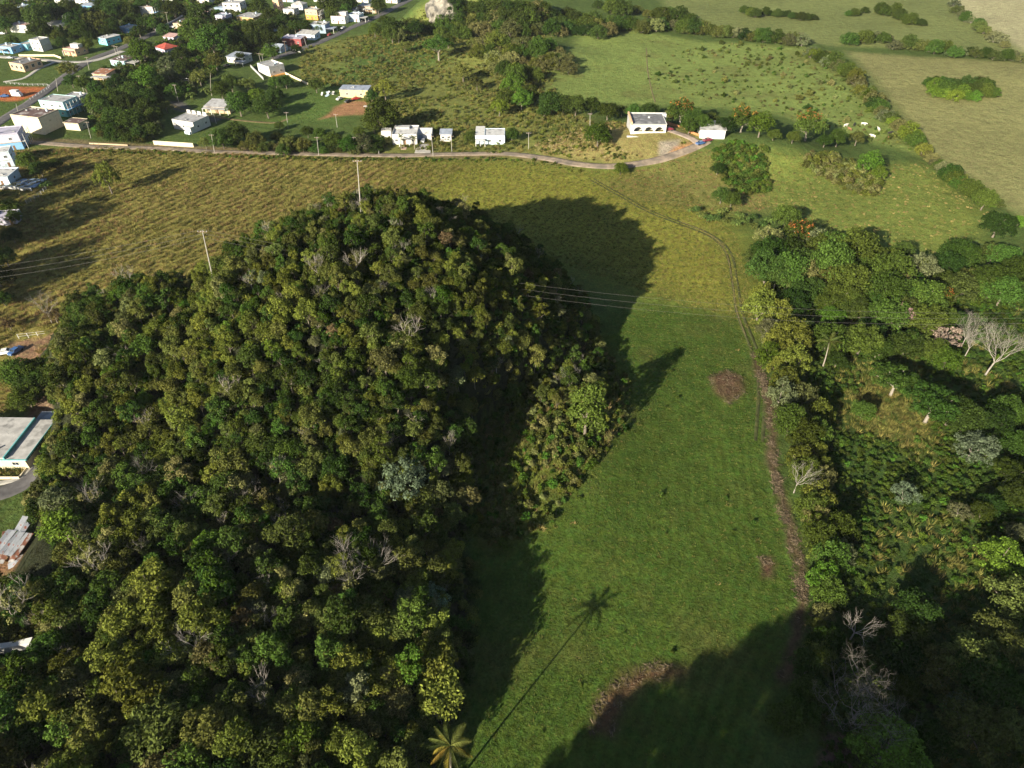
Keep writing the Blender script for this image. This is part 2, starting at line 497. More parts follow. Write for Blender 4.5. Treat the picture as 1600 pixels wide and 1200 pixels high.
    L.new(rng(noise(0.5, 5), 0.3, 0.7, 0.475, 0.522), hs.inputs["Hue"])
    L.new(hs.outputs[0], b.inputs["Base Color"])
    b.inputs["Roughness"].default_value = 1.0
    b.inputs["Specular IOR Level"].default_value = 0.05
    bp = N.new("ShaderNodeBump"); bp.inputs["Strength"].default_value = 0.85; bp.inputs["Distance"].default_value = 0.5
    L.new(math_('ADD', math_('ADD', fine, math_('MULTIPLY', mid, 2.2)), math_('MULTIPLY', band, 1.2)), bp.inputs["Height"])
    L.new(bp.outputs[0], b.inputs["Normal"])
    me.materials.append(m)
    return obj("ground", me, kind="structure")

build_ground()
# ---------------------------------------------------------------- plants: meshes
def unit(v):
    return v / np.maximum(np.linalg.norm(v, axis=1, keepdims=True), 1e-9)

def leaf_arrays(rng, C, R, n, size, up=0.5, jit=0.8, squash=1.0, inner=0.55, low=-0.35):
    """leaf-sized quads spread over clumps with centres C and radii R"""
    C = np.asarray(C, float); R = np.asarray(R, float)
    k = len(C)
    d = rng.normal(size=(k * n, 3)); d = unit(d)
    d[:, 2] = np.where(d[:, 2] < low, -d[:, 2], d[:, 2])
    c = np.repeat(C, n, 0); r = np.repeat(R, n)[:, None]
    rad = inner + (1 - inner) * rng.random((k * n, 1)) ** 0.6
    off = d * r * rad; off[:, 2] *= squash
    p = c + off
    nrm = unit(d + np.array([0, 0, up]) + jit * rng.normal(size=d.shape))
    t = unit(np.cross(nrm, rng.normal(size=d.shape)))
    b = np.cross(nrm, t)
    s = size * (0.6 + 0.8 * rng.random((k * n, 1)))
    w = 0.55
    V = np.stack([p - t * s, p + b * s * w, p + t * s, p - b * s * w], 1).reshape(-1, 3)
    F = np.arange(len(V)).reshape(-1, 4)
    return V, F

def dome(rng, k, rx, h, z0, clump, spread=1.0, fill=0.25):
    """clump centres over an uneven dome of radius rx and height h starting at z0"""
    C = []; R = []
    for i in range(k):
        a = i * 2.39996 + rng.random() * 0.7
        u = (i + 0.5) / k
        el = math.asin(min(1, u * 0.98))
        rr = (0.78 + 0.32 * rng.random()) * spread
        if rng.random() < fill: rr *= 0.55
        C.append((rx * rr * math.cos(el) * math.cos(a), rx * rr * math.cos(el) * math.sin(a), z0 + h * rr * math.sin(el)))
        R.append(clump * (0.65 + 0.7 * rng.random()))
    return C, R

def limbs(rng, h, r0, tips, lean=0.0):
    """tapered trunk with limbs to the given tips"""
    mb = MB()
    fork = h * 0.45
    mid = (lean * 0.3, lean * 0.2, fork)
    mb.tube([(0, 0, -1.0), (0.02, 0, 0), (lean * 0.1, 0, fork * 0.5), mid], [r0 * 1.5, r0 * 1.2, r0, r0 * 0.8], 7)
    for t in tips:
        q = Vector(t); m = Vector(mid)
        j = m.lerp(q, 0.5) + Vector((rng.normal() * 0.2, rng.normal() * 0.2, 0.25))
        mb.tube([m, j, q], [r0 * 0.6, r0 * 0.35, r0 * 0.12], 5, False)
    return mb

def twigs(rng, base, direction, length, r, depth, mb, spread=0.6, sides=4, up=0.15):
    p = Vector(base); d = Vector(direction).normalized()
    pts = [p.copy()]; n = 3
    for i in range(n):
        d = (d + Vector((rng.normal(), rng.normal(), rng.normal())) * 0.14 + Vector((0, 0, up * 0.3))).normalized()
        p = p + d * length / n; pts.append(p.copy())
    mb.tube(pts, [r * (1 - 0.45 * i / n) for i in range(n + 1)], sides, False)
    if depth == 0: return
    for k in range(3 if depth > 1 else 3):
        a = rng.random() * 6.28
        side = Vector((math.cos(a), math.sin(a), rng.random() * 0.5))
        q = pts[-1] if k < 2 else pts[2]
        twigs(rng, q, d + side * spread, length * (0.62 + 0.2 * rng.random()), r * 0.52, depth - 1, mb, spread, sides, up)

LEAFCOL = {
    'dark': (.042, .068, .015), 'mid': (.056, .090, .017), 'olive': (.092, .108, .028), 'yellow': (.118, .138, .026),
    'bright': (.070, .125, .018), 'grey': (.115, .130, .062), 'brown': (.120, .092, .045), 'pale': (.12, .16, .095),
    'lime': (.092, .150, .020), 'flame': (.24, .105, .030), 'pink': (.25, .18, .155), 'khaki': (.140, .145, .052)}
FM = {k: foliage("leaf_" + k, c, .016 if k in ('yellow', 'brown', 'flame') else .03, .42) for k, c in LEAFCOL.items()}
BARK = surface("bark", (.17, .145, .115), 0.9, 0.35, 2.0)
BARK_PALE = surface("bark_pale", (.27, .24, .20), 0.9, 0.25, 2.0)
BARK_DEAD = surface("bark_dead", (.29, .265, .235), 0.9, 0.25, 2.0)

# kind -> list of dicts(crown mesh, trunk mesh, r, hc) ; r crown radius, hc height of the crown's centre
KIND = {}
def add_kind(kind, crown, trunk, r, hc, extra=None):
    KIND.setdefault(kind, []).append(dict(crown=crown, trunk=trunk, r=r, hc=hc, extra=extra))

def crown_mesh(name, rng, C, R, n, size, mat, **k):
    V, F = leaf_arrays(rng, C, R, n, size, **k)
    return np_mesh(name, V, F, [mat])

_rs = np.random.default_rng(101)
SHAPES = []
for s in range(6):       # small forest shapes, about 2.6 m crown radius
    rg = np.random.default_rng(200 + s)
    hgt = [2.6, 3.6, 2.2, 4.4, 3.0, 2.4][s]
    C, R = dome(rg, [13, 14, 12, 13, 16, 9][s], 1.9, hgt, 3.0, [.95, .85, 1.0, .8, .75, 1.0][s])
    V, F = leaf_arrays(rg, C, R, [190, 170, 205, 170, 135, 195][s], 0.17, up=0.55, inner=0.4)
    tips = [c for c in C[::2]]
    SHAPES.append((V, F, limbs(rg, 4.0, 0.13, tips, rg.normal() * 0.5), hgt))
for kind in ('dark', 'mid', 'olive', 'yellow', 'grey', 'brown', 'bright', 'khaki'):
    for s in range(6):
        V, F, tr, hgt = SHAPES[s]
        add_kind('f_' + kind, np_mesh("crown", V, F, [FM[kind]]), tr.mesh("trunk", BARK_PALE if kind in ('grey', 'khaki') else BARK), 2.1, 3.0 + hgt * .45)
for s in range(3):       # thin, half-bare forest trees with pale limbs
    rg = np.random.default_rng(240 + s)
    mb = MB()
    mb.tube([(0, 0, -1), (0, 0, 3.2)], [.16, .11], 6)
    for k in range(5):
        a = k * 1.3 + rg.random()
        twigs(rg, (0, 0, 2.2 + .3 * k), (math.cos(a) * .7, math.sin(a) * .7, 1.1), 2.0, .07, 3, mb, .55, 3)
    C, R = dome(rg, 9, 1.8, 2.6, 3.6, .55)
    add_kind('f_thin', crown_mesh("crown", rg, C, R, 60, 0.15, FM['khaki']), mb.mesh("trunk", BARK_DEAD), 2.4, 4.6)

for kind, matk, seeds, kk in (('dense', 'dark', 4, 46), ('round', 'mid', 4, 46), ('brightround', 'bright', 3, 46), ('loose', 'olive', 4, 34), ('gold', 'yellow', 3, 34),
                              ('greyish', 'grey', 3, 30), ('limeround', 'lime', 2, 40), ('silver', 'pale', 2, 30), ('brownish', 'brown', 2, 28), ('khakiloose', 'khaki', 3, 32)):
    for s in range(seeds):
        rg = np.random.default_rng(hash((kk, seeds, s)) % 9999 + len(kind) * 31)
        flat = {'dense': .95, 'round': 1.0, 'brightround': 1.0, 'loose': .8, 'gold': .95, 'greyish': .9}.get(kind, .9) * (0.9 + .25 * rg.random())
        C, R = dome(rg, kk, 3.9, 4.2 * flat, 2.6, 1.25 if kk > 40 else 1.05, fill=.2)
        if kk > 40:
            C += [(0, 0, 4.2), (1, 1, 4), (-1, -1, 4)]; R += [2.2, 1.8, 1.8]
        tips = [C[i] for i in range(0, len(C), 6)]
        add_kind(kind, crown_mesh("crown", rg, C, R, 130 if kk > 40 else 105, 0.21, FM[matk], up=.5, inner=.5),
                 limbs(rg, 4.2, .26, tips, rg.normal() * .6).mesh("trunk", BARK_PALE if kind in ('greyish', 'silver') else BARK), 3.6, 4.5)
for s in range(3):       # wide flat crowns
    rg = np.random.default_rng(300 + s)
    C, R = dome(rg, 60, 5.4, 2.6, 5.0, 1.15, fill=.35)
    tips = [C[i] for i in range(0, 60, 6)]
    add_kind('wide', crown_mesh("crown", rg, C, R, 115, 0.21, FM['mid'], up=.8, squash=.6), limbs(rg, 6.5, .34, tips).mesh("trunk", BARK_PALE), 4.7, 6.2)
for s in range(3):       # flame trees, orange blossom on top of a green crown
    rg = np.random.default_rng(330 + s)
    C, R = dome(rg, 40, 3.8, 4.2, 3.0, 1.15)
    tips = [C[i] for i in range(0, 40, 5)]
    top = [i for i, c in enumerate(C) if c[2] > 5.2]
    ex = crown_mesh("blossom", rg, [tuple(np.array(C[i]) + (0, 0, .35)) for i in top], [R[i] * .95 for i in top], 15, .24, FM['flame'], up=.9, low=0.0)
    add_kind('flame', crown_mesh("crown", rg, C, R, 105, .21, FM['mid']), limbs(rg, 4.5, .28, tips, .8).mesh("trunk", BARK_PALE), 3.6, 4.8, ex)
for s in range(2):       # pinkish seed-laden trees
    rg = np.random.default_rng(350 + s)
    C, R = dome(rg, 22, 3.6, 3.4, 3.2, .75)
    add_kind('pink', crown_mesh("crown", rg, C, R, 36, .28, FM['pink']), limbs(rg, 4.5, .24, C[::2]).mesh("trunk", BARK_PALE), 3.3, 4.7)
for s in range(2):       # tall spindly (shadow-casting) trees
    rg = np.random.default_rng(360 + s)
    C, R = dome(rg, 40, 3.2, 10, 4, 1.3)
    add_kind('tall', crown_mesh("crown", rg, C, R, 80, .30, FM['mid']), limbs(rg, 9, .3, C[::6]).mesh("trunk", BARK), 3.4, 8.5)
for s in range(3):       # plantain clumps: a fan of big leaves
    rg = np.random.default_rng(370 + s)
    mb = MB()
    for q in range(5):
        ox, oy = rg.normal() * .7, rg.normal() * .7
        for k in range(8):
            a = k * .785 + rg.random(); L_ = 1.5 + rg.random() * .8; h0 = 1.4 + rg.random() * .6; w = .28
            ca, sa = math.cos(a), math.sin(a)
            pts = [(ox + ca * L_ * t, oy + sa * L_ * t, h0 + 1.1 * t - 1.5 * t * t * t) for t in (0.05, .4, .75, 1.0)]
            ws = (.06, w, w * .9, .05)
            for i in range(3):
                p, r = pts[i], pts[i + 1]
                mb.quad((p[0] - sa * ws[i], p[1] + ca * ws[i], p[2]), (p[0] + sa * ws[i], p[1] - ca * ws[i], p[2]), (r[0] + sa * ws[i + 1], r[1] - ca * ws[i + 1], r[2]), (r[0] - sa * ws[i + 1], r[1] + ca * ws[i + 1], r[2]))
    tr = MB()
    for q in range(3): tr.tube([(rg.normal() * .4, rg.normal() * .4, -.3), (rg.normal() * .4, rg.normal() * .4, 1.6)], [.14, .1], 5)
    add_kind('plantain', mb.mesh("crown", foliage("leaf_plantain", (.095, .135, .035))), tr.mesh("trunk", FM['olive']), 2.3, 1.9)
    # one-off palms use their own builder further down

# shrubs, tufts (used by the uncountable ground cover)
def shrub(seed, mat, r=1.0, h=.9, k=7, n=46, size=.17):
    n = int(n * 1.5); size = size * .8
    rg = np.random.default_rng(seed)
    C, R = dome(rg, k, r * .62, h, .12, r * .42)
    return crown_mesh("shrub", rg, C, R, n, size, mat, inner=.3)

def tuft(seed, mat, n=16, h=.5, r=.28, w=.05):
    rg = np.random.default_rng(seed)
    a = rg.random(n) * 6.283; rr = r * np.sqrt(rg.random(n)); le = h * (.6 + .6 * rg.random(n)); b = rg.random(n) * 6.283
    base = np.stack([rr * np.cos(a), rr * np.sin(a), np.full(n, -.05)], 1)
    lean = (.25 + .55 * rg.random(n))[:, None]
    tip = base + np.stack([np.cos(a), np.sin(a), np.zeros(n)], 1) * lean * le[:, None] + np.stack([np.zeros(n), np.zeros(n), le], 1)
    sd = np.stack([np.cos(b), np.sin(b), np.zeros(n)], 1) * w
    V = np.stack([base - sd, base + sd, tip], 1).reshape(-1, 3)
    return np_mesh("tuft", V, np.arange(len(V)).reshape(-1, 3), [mat])

def scatter(name, label, pts, meshes, size, pick=None, tilt=.12, seed=1):
    """one uncountable mass: plant meshes placed on points by geometry nodes"""
    rg = np.random.default_rng(seed)
    n = len(pts)
    col = bpy.data.collections.new(name + "_source")
    for i, me in enumerate(meshes):
        col.objects.link(bpy.data.objects.new("%s_%02d" % (name, i), me))
    me = bpy.data.meshes.new(name)
    me.vertices.add(n); me.vertices.foreach_set("co", np.asarray(pts, np.float32).ravel())
    a = me.attributes.new("pick", 'INT', 'POINT'); a.data.foreach_set("value", np.asarray(pick if pick is not None else rg.integers(0, len(meshes), n), np.int32))
    a = me.attributes.new("turn", 'FLOAT_VECTOR', 'POINT')
    a.data.foreach_set("vector", np.stack([rg.normal(size=n) * tilt, rg.normal(size=n) * tilt, rg.random(n) * 6.283], 1).astype(np.float32).ravel())
    a = me.attributes.new("size", 'FLOAT_VECTOR', 'POINT')
    sz = np.asarray(size, float)
    if sz.ndim == 1: sz = np.repeat(sz[:, None], 3, 1)
    a.data.foreach_set("vector", sz.astype(np.float32).ravel())
    o = obj(name, me, kind="stuff", label=label)
    ng = bpy.data.node_groups.new(name, 'GeometryNodeTree')
    ng.interface.new_socket("Geometry", in_out='INPUT', socket_type='NodeSocketGeometry')
    ng.interface.new_socket("Geometry", in_out='OUTPUT', socket_type='NodeSocketGeometry')
    N, L = ng.nodes, ng.links
    gi = N.new("NodeGroupInput"); go = N.new("NodeGroupOutput")
    ci = N.new("GeometryNodeCollectionInfo"); ci.inputs["Collection"].default_value = col
    ci.inputs["Separate Children"].default_value = True; ci.inputs["Reset Children"].default_value = True
    ip = N.new("GeometryNodeInstanceOnPoints"); ip.inputs["Pick Instance"].default_value = True
    def na(nm, ty):
        q = N.new("GeometryNodeInputNamedAttribute"); q.data_type = ty; q.inputs["Name"].default_value = nm
        return [s for s in q.outputs if s.enabled and s.name == "Attribute"][0]
    L.new(gi.outputs[0], ip.inputs["Points"]); L.new(ci.outputs[0], ip.inputs["Instance"])
    L.new(na("pick", 'INT'), ip.inputs["Instance Index"])
    L.new(na("turn", 'FLOAT_VECTOR'), ip.inputs["Rotation"]); L.new(na("size", 'FLOAT_VECTOR'), ip.inputs["Scale"])
    L.new(ip.outputs[0], go.inputs[0])
    md = o.modifiers.new("plants", 'NODES'); md.node_group = ng
    return o

# ---------------------------------------------------------------- trees as things
KIND_LOOK = {'dense': "dark dense round-crowned tree", 'round': "mid green round-crowned tree", 'brightround': "bright green round-crowned tree",
             'loose': "loose olive green tree", 'gold': "yellow green bushy tree", 'greyish': "grey green airy tree", 'limeround': "lime green bushy tree",
             'silver': "pale silvery green tree", 'brownish': "brownish half-dry tree", 'wide': "wide flat-topped green tree", 'khakiloose': "khaki coloured loose tree",
             'flame': "tree with orange blossom on its crown", 'pink': "pinkish grey seed-laden tree", 'tall': "tall narrow green tree", 'plantain': "clump of broad-leaved plantains",
             'f_dark': "small dark green tree", 'f_mid': "small mid green tree", 'f_olive': "small olive green tree", 'f_yellow': "small yellow green tree",
             'f_grey': "small grey green tree", 'f_brown': "small brownish tree", 'f_bright': "small bright green tree", 'f_khaki': "small khaki coloured tree", 'f_thin': "thin half-bare tree with pale limbs"}
LANDMARK = []      # (x, y, words) filled by the builders of houses and roads, used to say where a tree stands
TREE_QUEUE = []    # trees waiting for their labels

def tree(name, p, kind, scale, cat="tree", label=None, group=None, where=None, var=None, squash=None, rz=None):
    v = KIND[kind][(var if var is not None else random.randrange(99)) % len(KIND[kind])]
    root = thing(name, label, cat, (p[0], p[1], p[2]), random.random() * 6.28 if rz is None else rz, group)
    sc = scale * (0.94 + .12 * random.random())
    root.scale = (sc, sc, sc * (squash or (0.9 + .2 * random.random())))
    obj("trunk", v['trunk'], root); obj("crown", v['crown'], root)
    if v['extra']: obj("blossom", v['extra'], root)
    if label is None: TREE_QUEUE.append((root, kind, where))
    return root

def crown_at(px, py, rpx, kind, name="broadleaf_tree", cat="tree", label=None, where=None, group=None, squash=None, var=None, sink=0.0):
    """a tree whose crown shows around photograph pixel (px, py) with radius rpx"""
    v = KIND[kind][0]
    p = G(px, py, 3.0)
    for _ in range(2):
        r = rpx / pxm((p[0], p[1], p[2] + 4))
        p = G(px, py, (v['hc'] - sink) * r / v['r'])
    p = p - np.array([0, 0, sink * r / v['r']])
    return tree(name, p, kind, r / v['r'], cat, label, group, where, var, squash)

def grid_points(P, step, seed, jit=.5):
    P = np.asarray(P)[:, :2]
    rg = np.random.default_rng(seed)
    xs = np.arange(P[:, 0].min(), P[:, 0].max() + step, step); ys = np.arange(P[:, 1].min(), P[:, 1].max() + step, step * .87)
    X, Y = np.meshgrid(xs, ys); X = X + (np.arange(len(ys)) % 2)[:, None] * step * .5
    x = X.ravel() + rg.normal(size=X.size) * step * jit; y = Y.ravel() + rg.normal(size=X.size) * step * jit
    k = inside(x, y, P)
    return x[k], y[k], rg
# ---------------------------------------------------------------- roads, tracks
ASPHALT = surface("asphalt", (.105, .10, .105), 0.9, 0.3, .6)
LANE = surface("lane_surface", (.27, .215, .165), 0.95, 0.4, .5, stain=((.16, .135, .11), .25, .5))
CONCRETE = surface("concrete", (.40, .38, .35), 0.9, 0.25, .8)
RUT = surface("rut_grass", (.062, .070, .022), 1.0, 0.45, 1.0)
RUT_DRY = surface("rut_dry", (.16, .13, .06), 1.0, 0.4, .8)

def resample(P, step):
    P = np.asarray(P, float)
    # Catmull-Rom through the points
    out = []
    Q = np.vstack([2 * P[0] - P[1], P, 2 * P[-1] - P[-2]])
    for i in range(1, len(Q) - 2):
        n = max(2, int(np.linalg.norm(Q[i + 1] - Q[i]) / step))
        for k in range(n):
            t = k / n
            out.append(.5 * (2 * Q[i] + (Q[i + 1] - Q[i - 1]) * t + (2 * Q[i - 1] - 5 * Q[i] + 4 * Q[i + 1] - Q[i + 2]) * t * t + (3 * Q[i] - Q[i - 1] - 3 * Q[i + 1] + Q[i + 2]) * t ** 3))
    out.append(P[-1])
    return np.array(out)

def ribbon(name, P, width, mat, lift=.12, step=2.5, cross=4, kind="structure", wob=.15):
    P = resample(np.asarray(P)[:, :2], step)
    T = np.gradient(P, axis=0); T /= np.linalg.norm(T, axis=1, keepdims=True)
    Nn = np.stack([-T[:, 1], T[:, 0]], 1)
    V = []; n = len(P)
    w = width * (1 + wob * (fbm(P[:, 0] / 5, P[:, 1] / 5, 9) - .5))
    cols = [-.5 - .25 / width] + [(-.5 + i / cross) for i in range(cross + 1)] + [.5 + .25 / width]
    for j, c in enumerate(cols):
        xy = P + Nn * (c * w)[:, None]
        z = Hh(xy[:, 0], xy[:, 1]) + (lift if 0 < j < len(cols) - 1 else -.3)
        V.append(np.column_stack([xy, z]))
    V = np.stack(V, 1); k = len(cols)
    idx = np.arange(n * k).reshape(n, k)
    F = np.stack([idx[:-1, :-1].ravel(), idx[1:, :-1].ravel(), idx[1:, 1:].ravel(), idx[:-1, 1:].ravel()], 1)[:, ::-1]
    return obj(name, np_mesh(name, V.reshape(-1, 3), F, [mat]), kind=kind)

def GP(*pts): return [G(*p)[:2] for p in pts]
LANE_PX = [(-30, 219), (40, 222), (140, 229), (250, 232), (335, 237), (420, 239), (500, 241), (620, 243), (700, 241), (780, 240), (850, 247), (905, 257), (960, 260), (1020, 252), (1060, 240), (1092, 227), (1106, 220)]
ribbon("lane", GP(*LANE_PX), 3.9, LANE, .14)
STREET_PX = [(-40, 222), (0, 190), (60, 151), (100, 121), (150, 90), (195, 73), (240, 52), (290, 29), (330, 16), (380, -8)]
ribbon("street", GP(*STREET_PX), 6.4, ASPHALT, .12)
ribbon("side_street", GP((192, 80), (150, 94), (110, 97), (60, 93), (-10, 88)), 4.5, CONCRETE, .16)
ribbon("pavement", GP((88, 96), (62, 107), (38, 122), (5, 128)), 2.2, CONCRETE, .15)
ribbon("side_street", GP((425, 92), (465, 79), (500, 66), (545, 45), (585, 28), (620, 10), (650, -5)), 6, ASPHALT, .12)
ribbon("dirt_path", GP((262, 162), (290, 172), (345, 184), (425, 192), (450, 186)), 1.8, RUT_DRY, .1)
ribbon("driveway", GP((1092, 226), (1082, 217), (1062, 209), (1042, 203)), 3.2, surface("drive_surface", (.30, .24, .20), .95, .3, .5), .15)
ribbon("driveway", GP((-25, 778), (15, 766), (42, 752), (58, 735), (66, 718)), 5.0, ASPHALT, .14)
ribbon("pavement", GP((-20, 757), (18, 752), (38, 741), (52, 726)), 1.3, CONCRETE, .22)
trk = TRACK_PX
tw = np.array(GP(*trk))
for s in (-.85, .85):
    T = np.gradient(tw, axis=0); T /= np.linalg.norm(T, axis=1, keepdims=True)
    ribbon("field_track", tw + s * np.stack([-T[:, 1], T[:, 0]], 1), .8, RUT, .08, 1.2, 2, wob=.8)
ribbon("field_track", GP((1060, 345), (1100, 362), (1130, 385), (1143, 430), (1150, 480), (1165, 525)), .35, RUT_DRY, .09, 1.2, 2, wob=.8)
ribbon("field_track", GP((1010, 75), (1012, 110), (1018, 140), (1024, 160)), .6, RUT_DRY, .05, 2, 2, wob=.8)

# ---------------------------------------------------------------- the wooded hill: 300 trees one by one, the rest as one mass
def join(a, b):
    bm = bmesh.new(); bm.from_mesh(a)
    for f in bm.faces: f.material_index = 0
    n = len(bm.faces); bm.from_mesh(b); bm.faces.ensure_lookup_table()
    for f in bm.faces[n:]: f.material_index = 1
    me = bpy.data.meshes.new("wood_tree"); bm.to_mesh(me); bm.free()
    me.materials.append(a.materials[0]); me.materials.append(b.materials[0])
    return me

def clear_of_buildings(x, y, pad=0.0):
    k = np.ones(len(x), bool)
    for (cx, cy, r) in CLEARINGS:
        k &= (x - cx) ** 2 + (y - cy) ** 2 > (r + pad) ** 2
    return k
CLEARINGS = []
def clearing(px, py, r):
    p = G(px, py); CLEARINGS.append((p[0], p[1], r))
for c in ((-15, 690, 10), (20, 690, 10), (45, 690, 7), (60, 660, 6), (20, 730, 6), (25, 760, 6), (50, 745, 4), (25, 850, 6), (45, 870, 5), (20, 880, 5), (15, 820, 6), (25, 1015, 2.5), (45, 1010, 2.5), (5, 1018, 2.5), (50, 530, 6), (20, 555, 6), (75, 640, 4), (85, 630, 3)):
    clearing(*c)

OPEN_W = [[(-80, 625), (96, 625), (84, 665), (64, 720), (66, 765), (35, 800), (66, 806), (92, 868), (70, 905), (-80, 915)], [(-80, 985), (62, 985), (66, 1022), (-80, 1034)], [(-80, 490), (110, 490), (66, 560), (-80, 605)]]
def open_ground(x, y, up):
    """keeps the yards west of the wooded hill free of trees that would stand before them"""
    q = proj(x, y, Hh(x, y) + up)
    k = np.ones(len(x), bool)
    for P_ in OPEN_W: k &= ~inside(q[0], q[1], P_)
    return k
SPUR_WOOD = np.array(PP((770, 560), (830, 500), (930, 500), (950, 590), (930, 640), (860, 640), (780, 660)))
HILL_MARKS = [(60, 690, "beside the teal edged building"), (70, 850, "beside the rusty metal shack"), (60, 1000, "by the white topped wall"), (60, 1140, "in the bottom left corner"),
              (240, 1150, "at the bottom edge of the wood"), (430, 1150, "at the wood's bottom middle edge"), (620, 1150, "at the wooded hill's foot near the coconut palm"), (672, 945, "near the hill foot's pale tree"),
              (570, 885, "around the two bare hollow trees"), (628, 750, "near the hill flank's silvery tree"), (390, 775, "around the small bare tree"), (200, 780, "on the hill's lower left flank"), (180, 930, "low on the hill's left end"),
              (330, 930, "low on the hill's near end"), (460, 1000, "low on the hill's middle spur"), (180, 620, "high on the hill's left flank"), (400, 620, "on the hill's main slope"), (600, 600, "on the hill's right slope"), (337, 480, "below the hill's left pole"), (780, 600, "at the hill's east edge"), (880, 600, "in the sunlit spur brush")]
def forest():
    P = [(-140, 5), (48, 5), (48, 225), (-140, 225)]
    x, y, rg = grid_points(P, 2.55, 17)
    h = hill_only(x, y)
    p1 = (cpx, cpy) = None, None
    k = ((h > 1.6 + 1.5 * rg.random(len(x))) | (inside(x, y, SPUR_WOOD) & (rg.random(len(x)) < .8))) & (y > 22)
    k &= clear_of_buildings(x, y) & open_ground(x, y, 2.5) & open_ground(x, y, 5.0)
    x, y = x[k], y[k]; z = Hh(x, y)
    px, py, c = proj(x, y, z + 4)
    # is it in view: inside the frame and not behind the crest
    vis = (px > -15) & (px < 1615) & (py > -15) & (py < 1225)
    for t in np.linspace(.03, .5, 24):
        vis &= (z + 5) + (CH - z - 5) * t > Hh(x * (1 - t), y * (1 - t)) + 2.5
    kinds = ['f_dark', 'f_mid', 'f_olive', 'f_yellow', 'f_grey', 'f_brown', 'f_bright', 'f_khaki', 'f_thin']
    w = np.array([.13, .25, .31, .11, .035, .006, .035, .085, .04]); w /= w.sum()
    kk = rg.choice(len(kinds), len(x), p=w)
    # neighbours tend to be of one kind
    patch = fbm(x / 12, y / 12, 77)
    kk = np.where((patch > .62) & (rg.random(len(x)) < .5), 3, kk); kk = np.where((patch < .31) & (rg.random(len(x)) < .5), 0, kk)
    var = rg.integers(0, 6, len(x))
    sc = np.clip(rg.lognormal(0, .28, len(x)), .42, 1.9) * (0.48 + .42 * np.clip((170 - y) / 130, 0, 1) )
    score = np.where(vis, sc / c, 0)
    order = np.argsort(-score)
    one = order[:290]
    rest = order[290:]
    for i in one:
        kd = kinds[kk[i]]
        X, Y = px[i], py[i]
        wh = min(HILL_MARKS, key=lambda q: math.hypot((X - q[0]), (Y - q[1]) * 1.2))[2]
        lk = KIND_LOOK[kd].replace("small ", "larger " if sc[i] > 1.0 else "small ")
        lb = lk + " " + wh
        tree("forest_tree", (x[i], y[i], z[i] - .2), kd, sc[i], "forest tree", lb, "hill forest: " + lb, var=var[i])
    meshes = []; base = {}
    for q, kd in enumerate(kinds):
        base[q] = len(meshes)
        for v in KIND[kd]: meshes.append(join(v['crown'], v['trunk']))
    nv = [len(KIND[k_]) for k_ in kinds]
    pick = np.array([base[kk[i]] + var[i] % nv[kk[i]] for i in rest])
    s3 = np.stack([sc[rest], sc[rest], sc[rest] * (.9 + .4 * rg.random(len(rest)))], 1)
    scatter("hill_forest", "dense mixed forest covering the upper and far parts of the wooded hill", np.stack([x[rest], y[rest], z[rest] - .2], 1), meshes, s3, pick, .05, 5)
    # understory
    x, y, rg = grid_points(P, 1.9, 23)
    k = (hill_only(x, y) > .25) & (y > 22) & clear_of_buildings(x, y, -.5) & open_ground(x, y, .8); x, y = x[k], y[k]
    sh = [shrub(500 + i, FM[m], 1.3, 1.3) for i, m in enumerate(('dark', 'mid', 'olive', 'dark', 'mid', 'yellow'))]
    scatter("forest_undergrowth", "dark shrubby undergrowth between the trees of the wooded hill", np.stack([x, y, Hh(x, y) - .1], 1), sh, .7 + .8 * rg.random(len(x)), None, .1, 6)
    # the wooded ridge that stands behind the camera and throws the long shadow over the near field
    x, y, rg = grid_points([(-80, -66), (96, -66), (96, 14), (-80, 14)], 5.5, 29)
    k = hill_only(x, y) > 2; x, y = x[k], y[k]
    scatter("ridge_forest", "forest on the ridge south of the field", np.stack([x, y, Hh(x, y) - .2], 1), [join(v['crown'], v['trunk']) for v in KIND['f_mid'] + KIND['f_olive']], 1.2 + .9 * rg.random(len(x)), None, .05, 7)
forest()

# ---------------------------------------------------------------- grass and ground cover that nobody could count
def zpts(keys, step, seed, f=None, keep=1.0):
    x, y, rg = grid_points(Z[keys] if isinstance(keys, str) else keys, step, seed)
    k = rg.random(len(x)) < keep
    px, py, c = proj(x, y, plain(x, y))
    k &= (px > -60) & (px < 1660) & (py < 1250) & (py > -20)
    if f is not None: k &= f(x, y)
    return x[k], y[k], rg
off_hill = lambda x, y: (hill_only(x, y) < .6) & clear_of_buildings(x, y)
P3 = lambda x, y, dz=0.0: np.stack([x, y, Hh(x, y) + dz], 1)
BLADE = {k: foliage("blade_" + k, c, .02, .3, .4, .15) for k, c in {
    'green': (.080, .105, .026), 'lush': (.070, .118, .026), 'dry': (.250, .195, .080), 'straw': (.32, .26, .14), 'olive': (.165, .160, .048), 'rust': (.210, .140, .068), 'hay': (.20, .18, .055)}.items()}

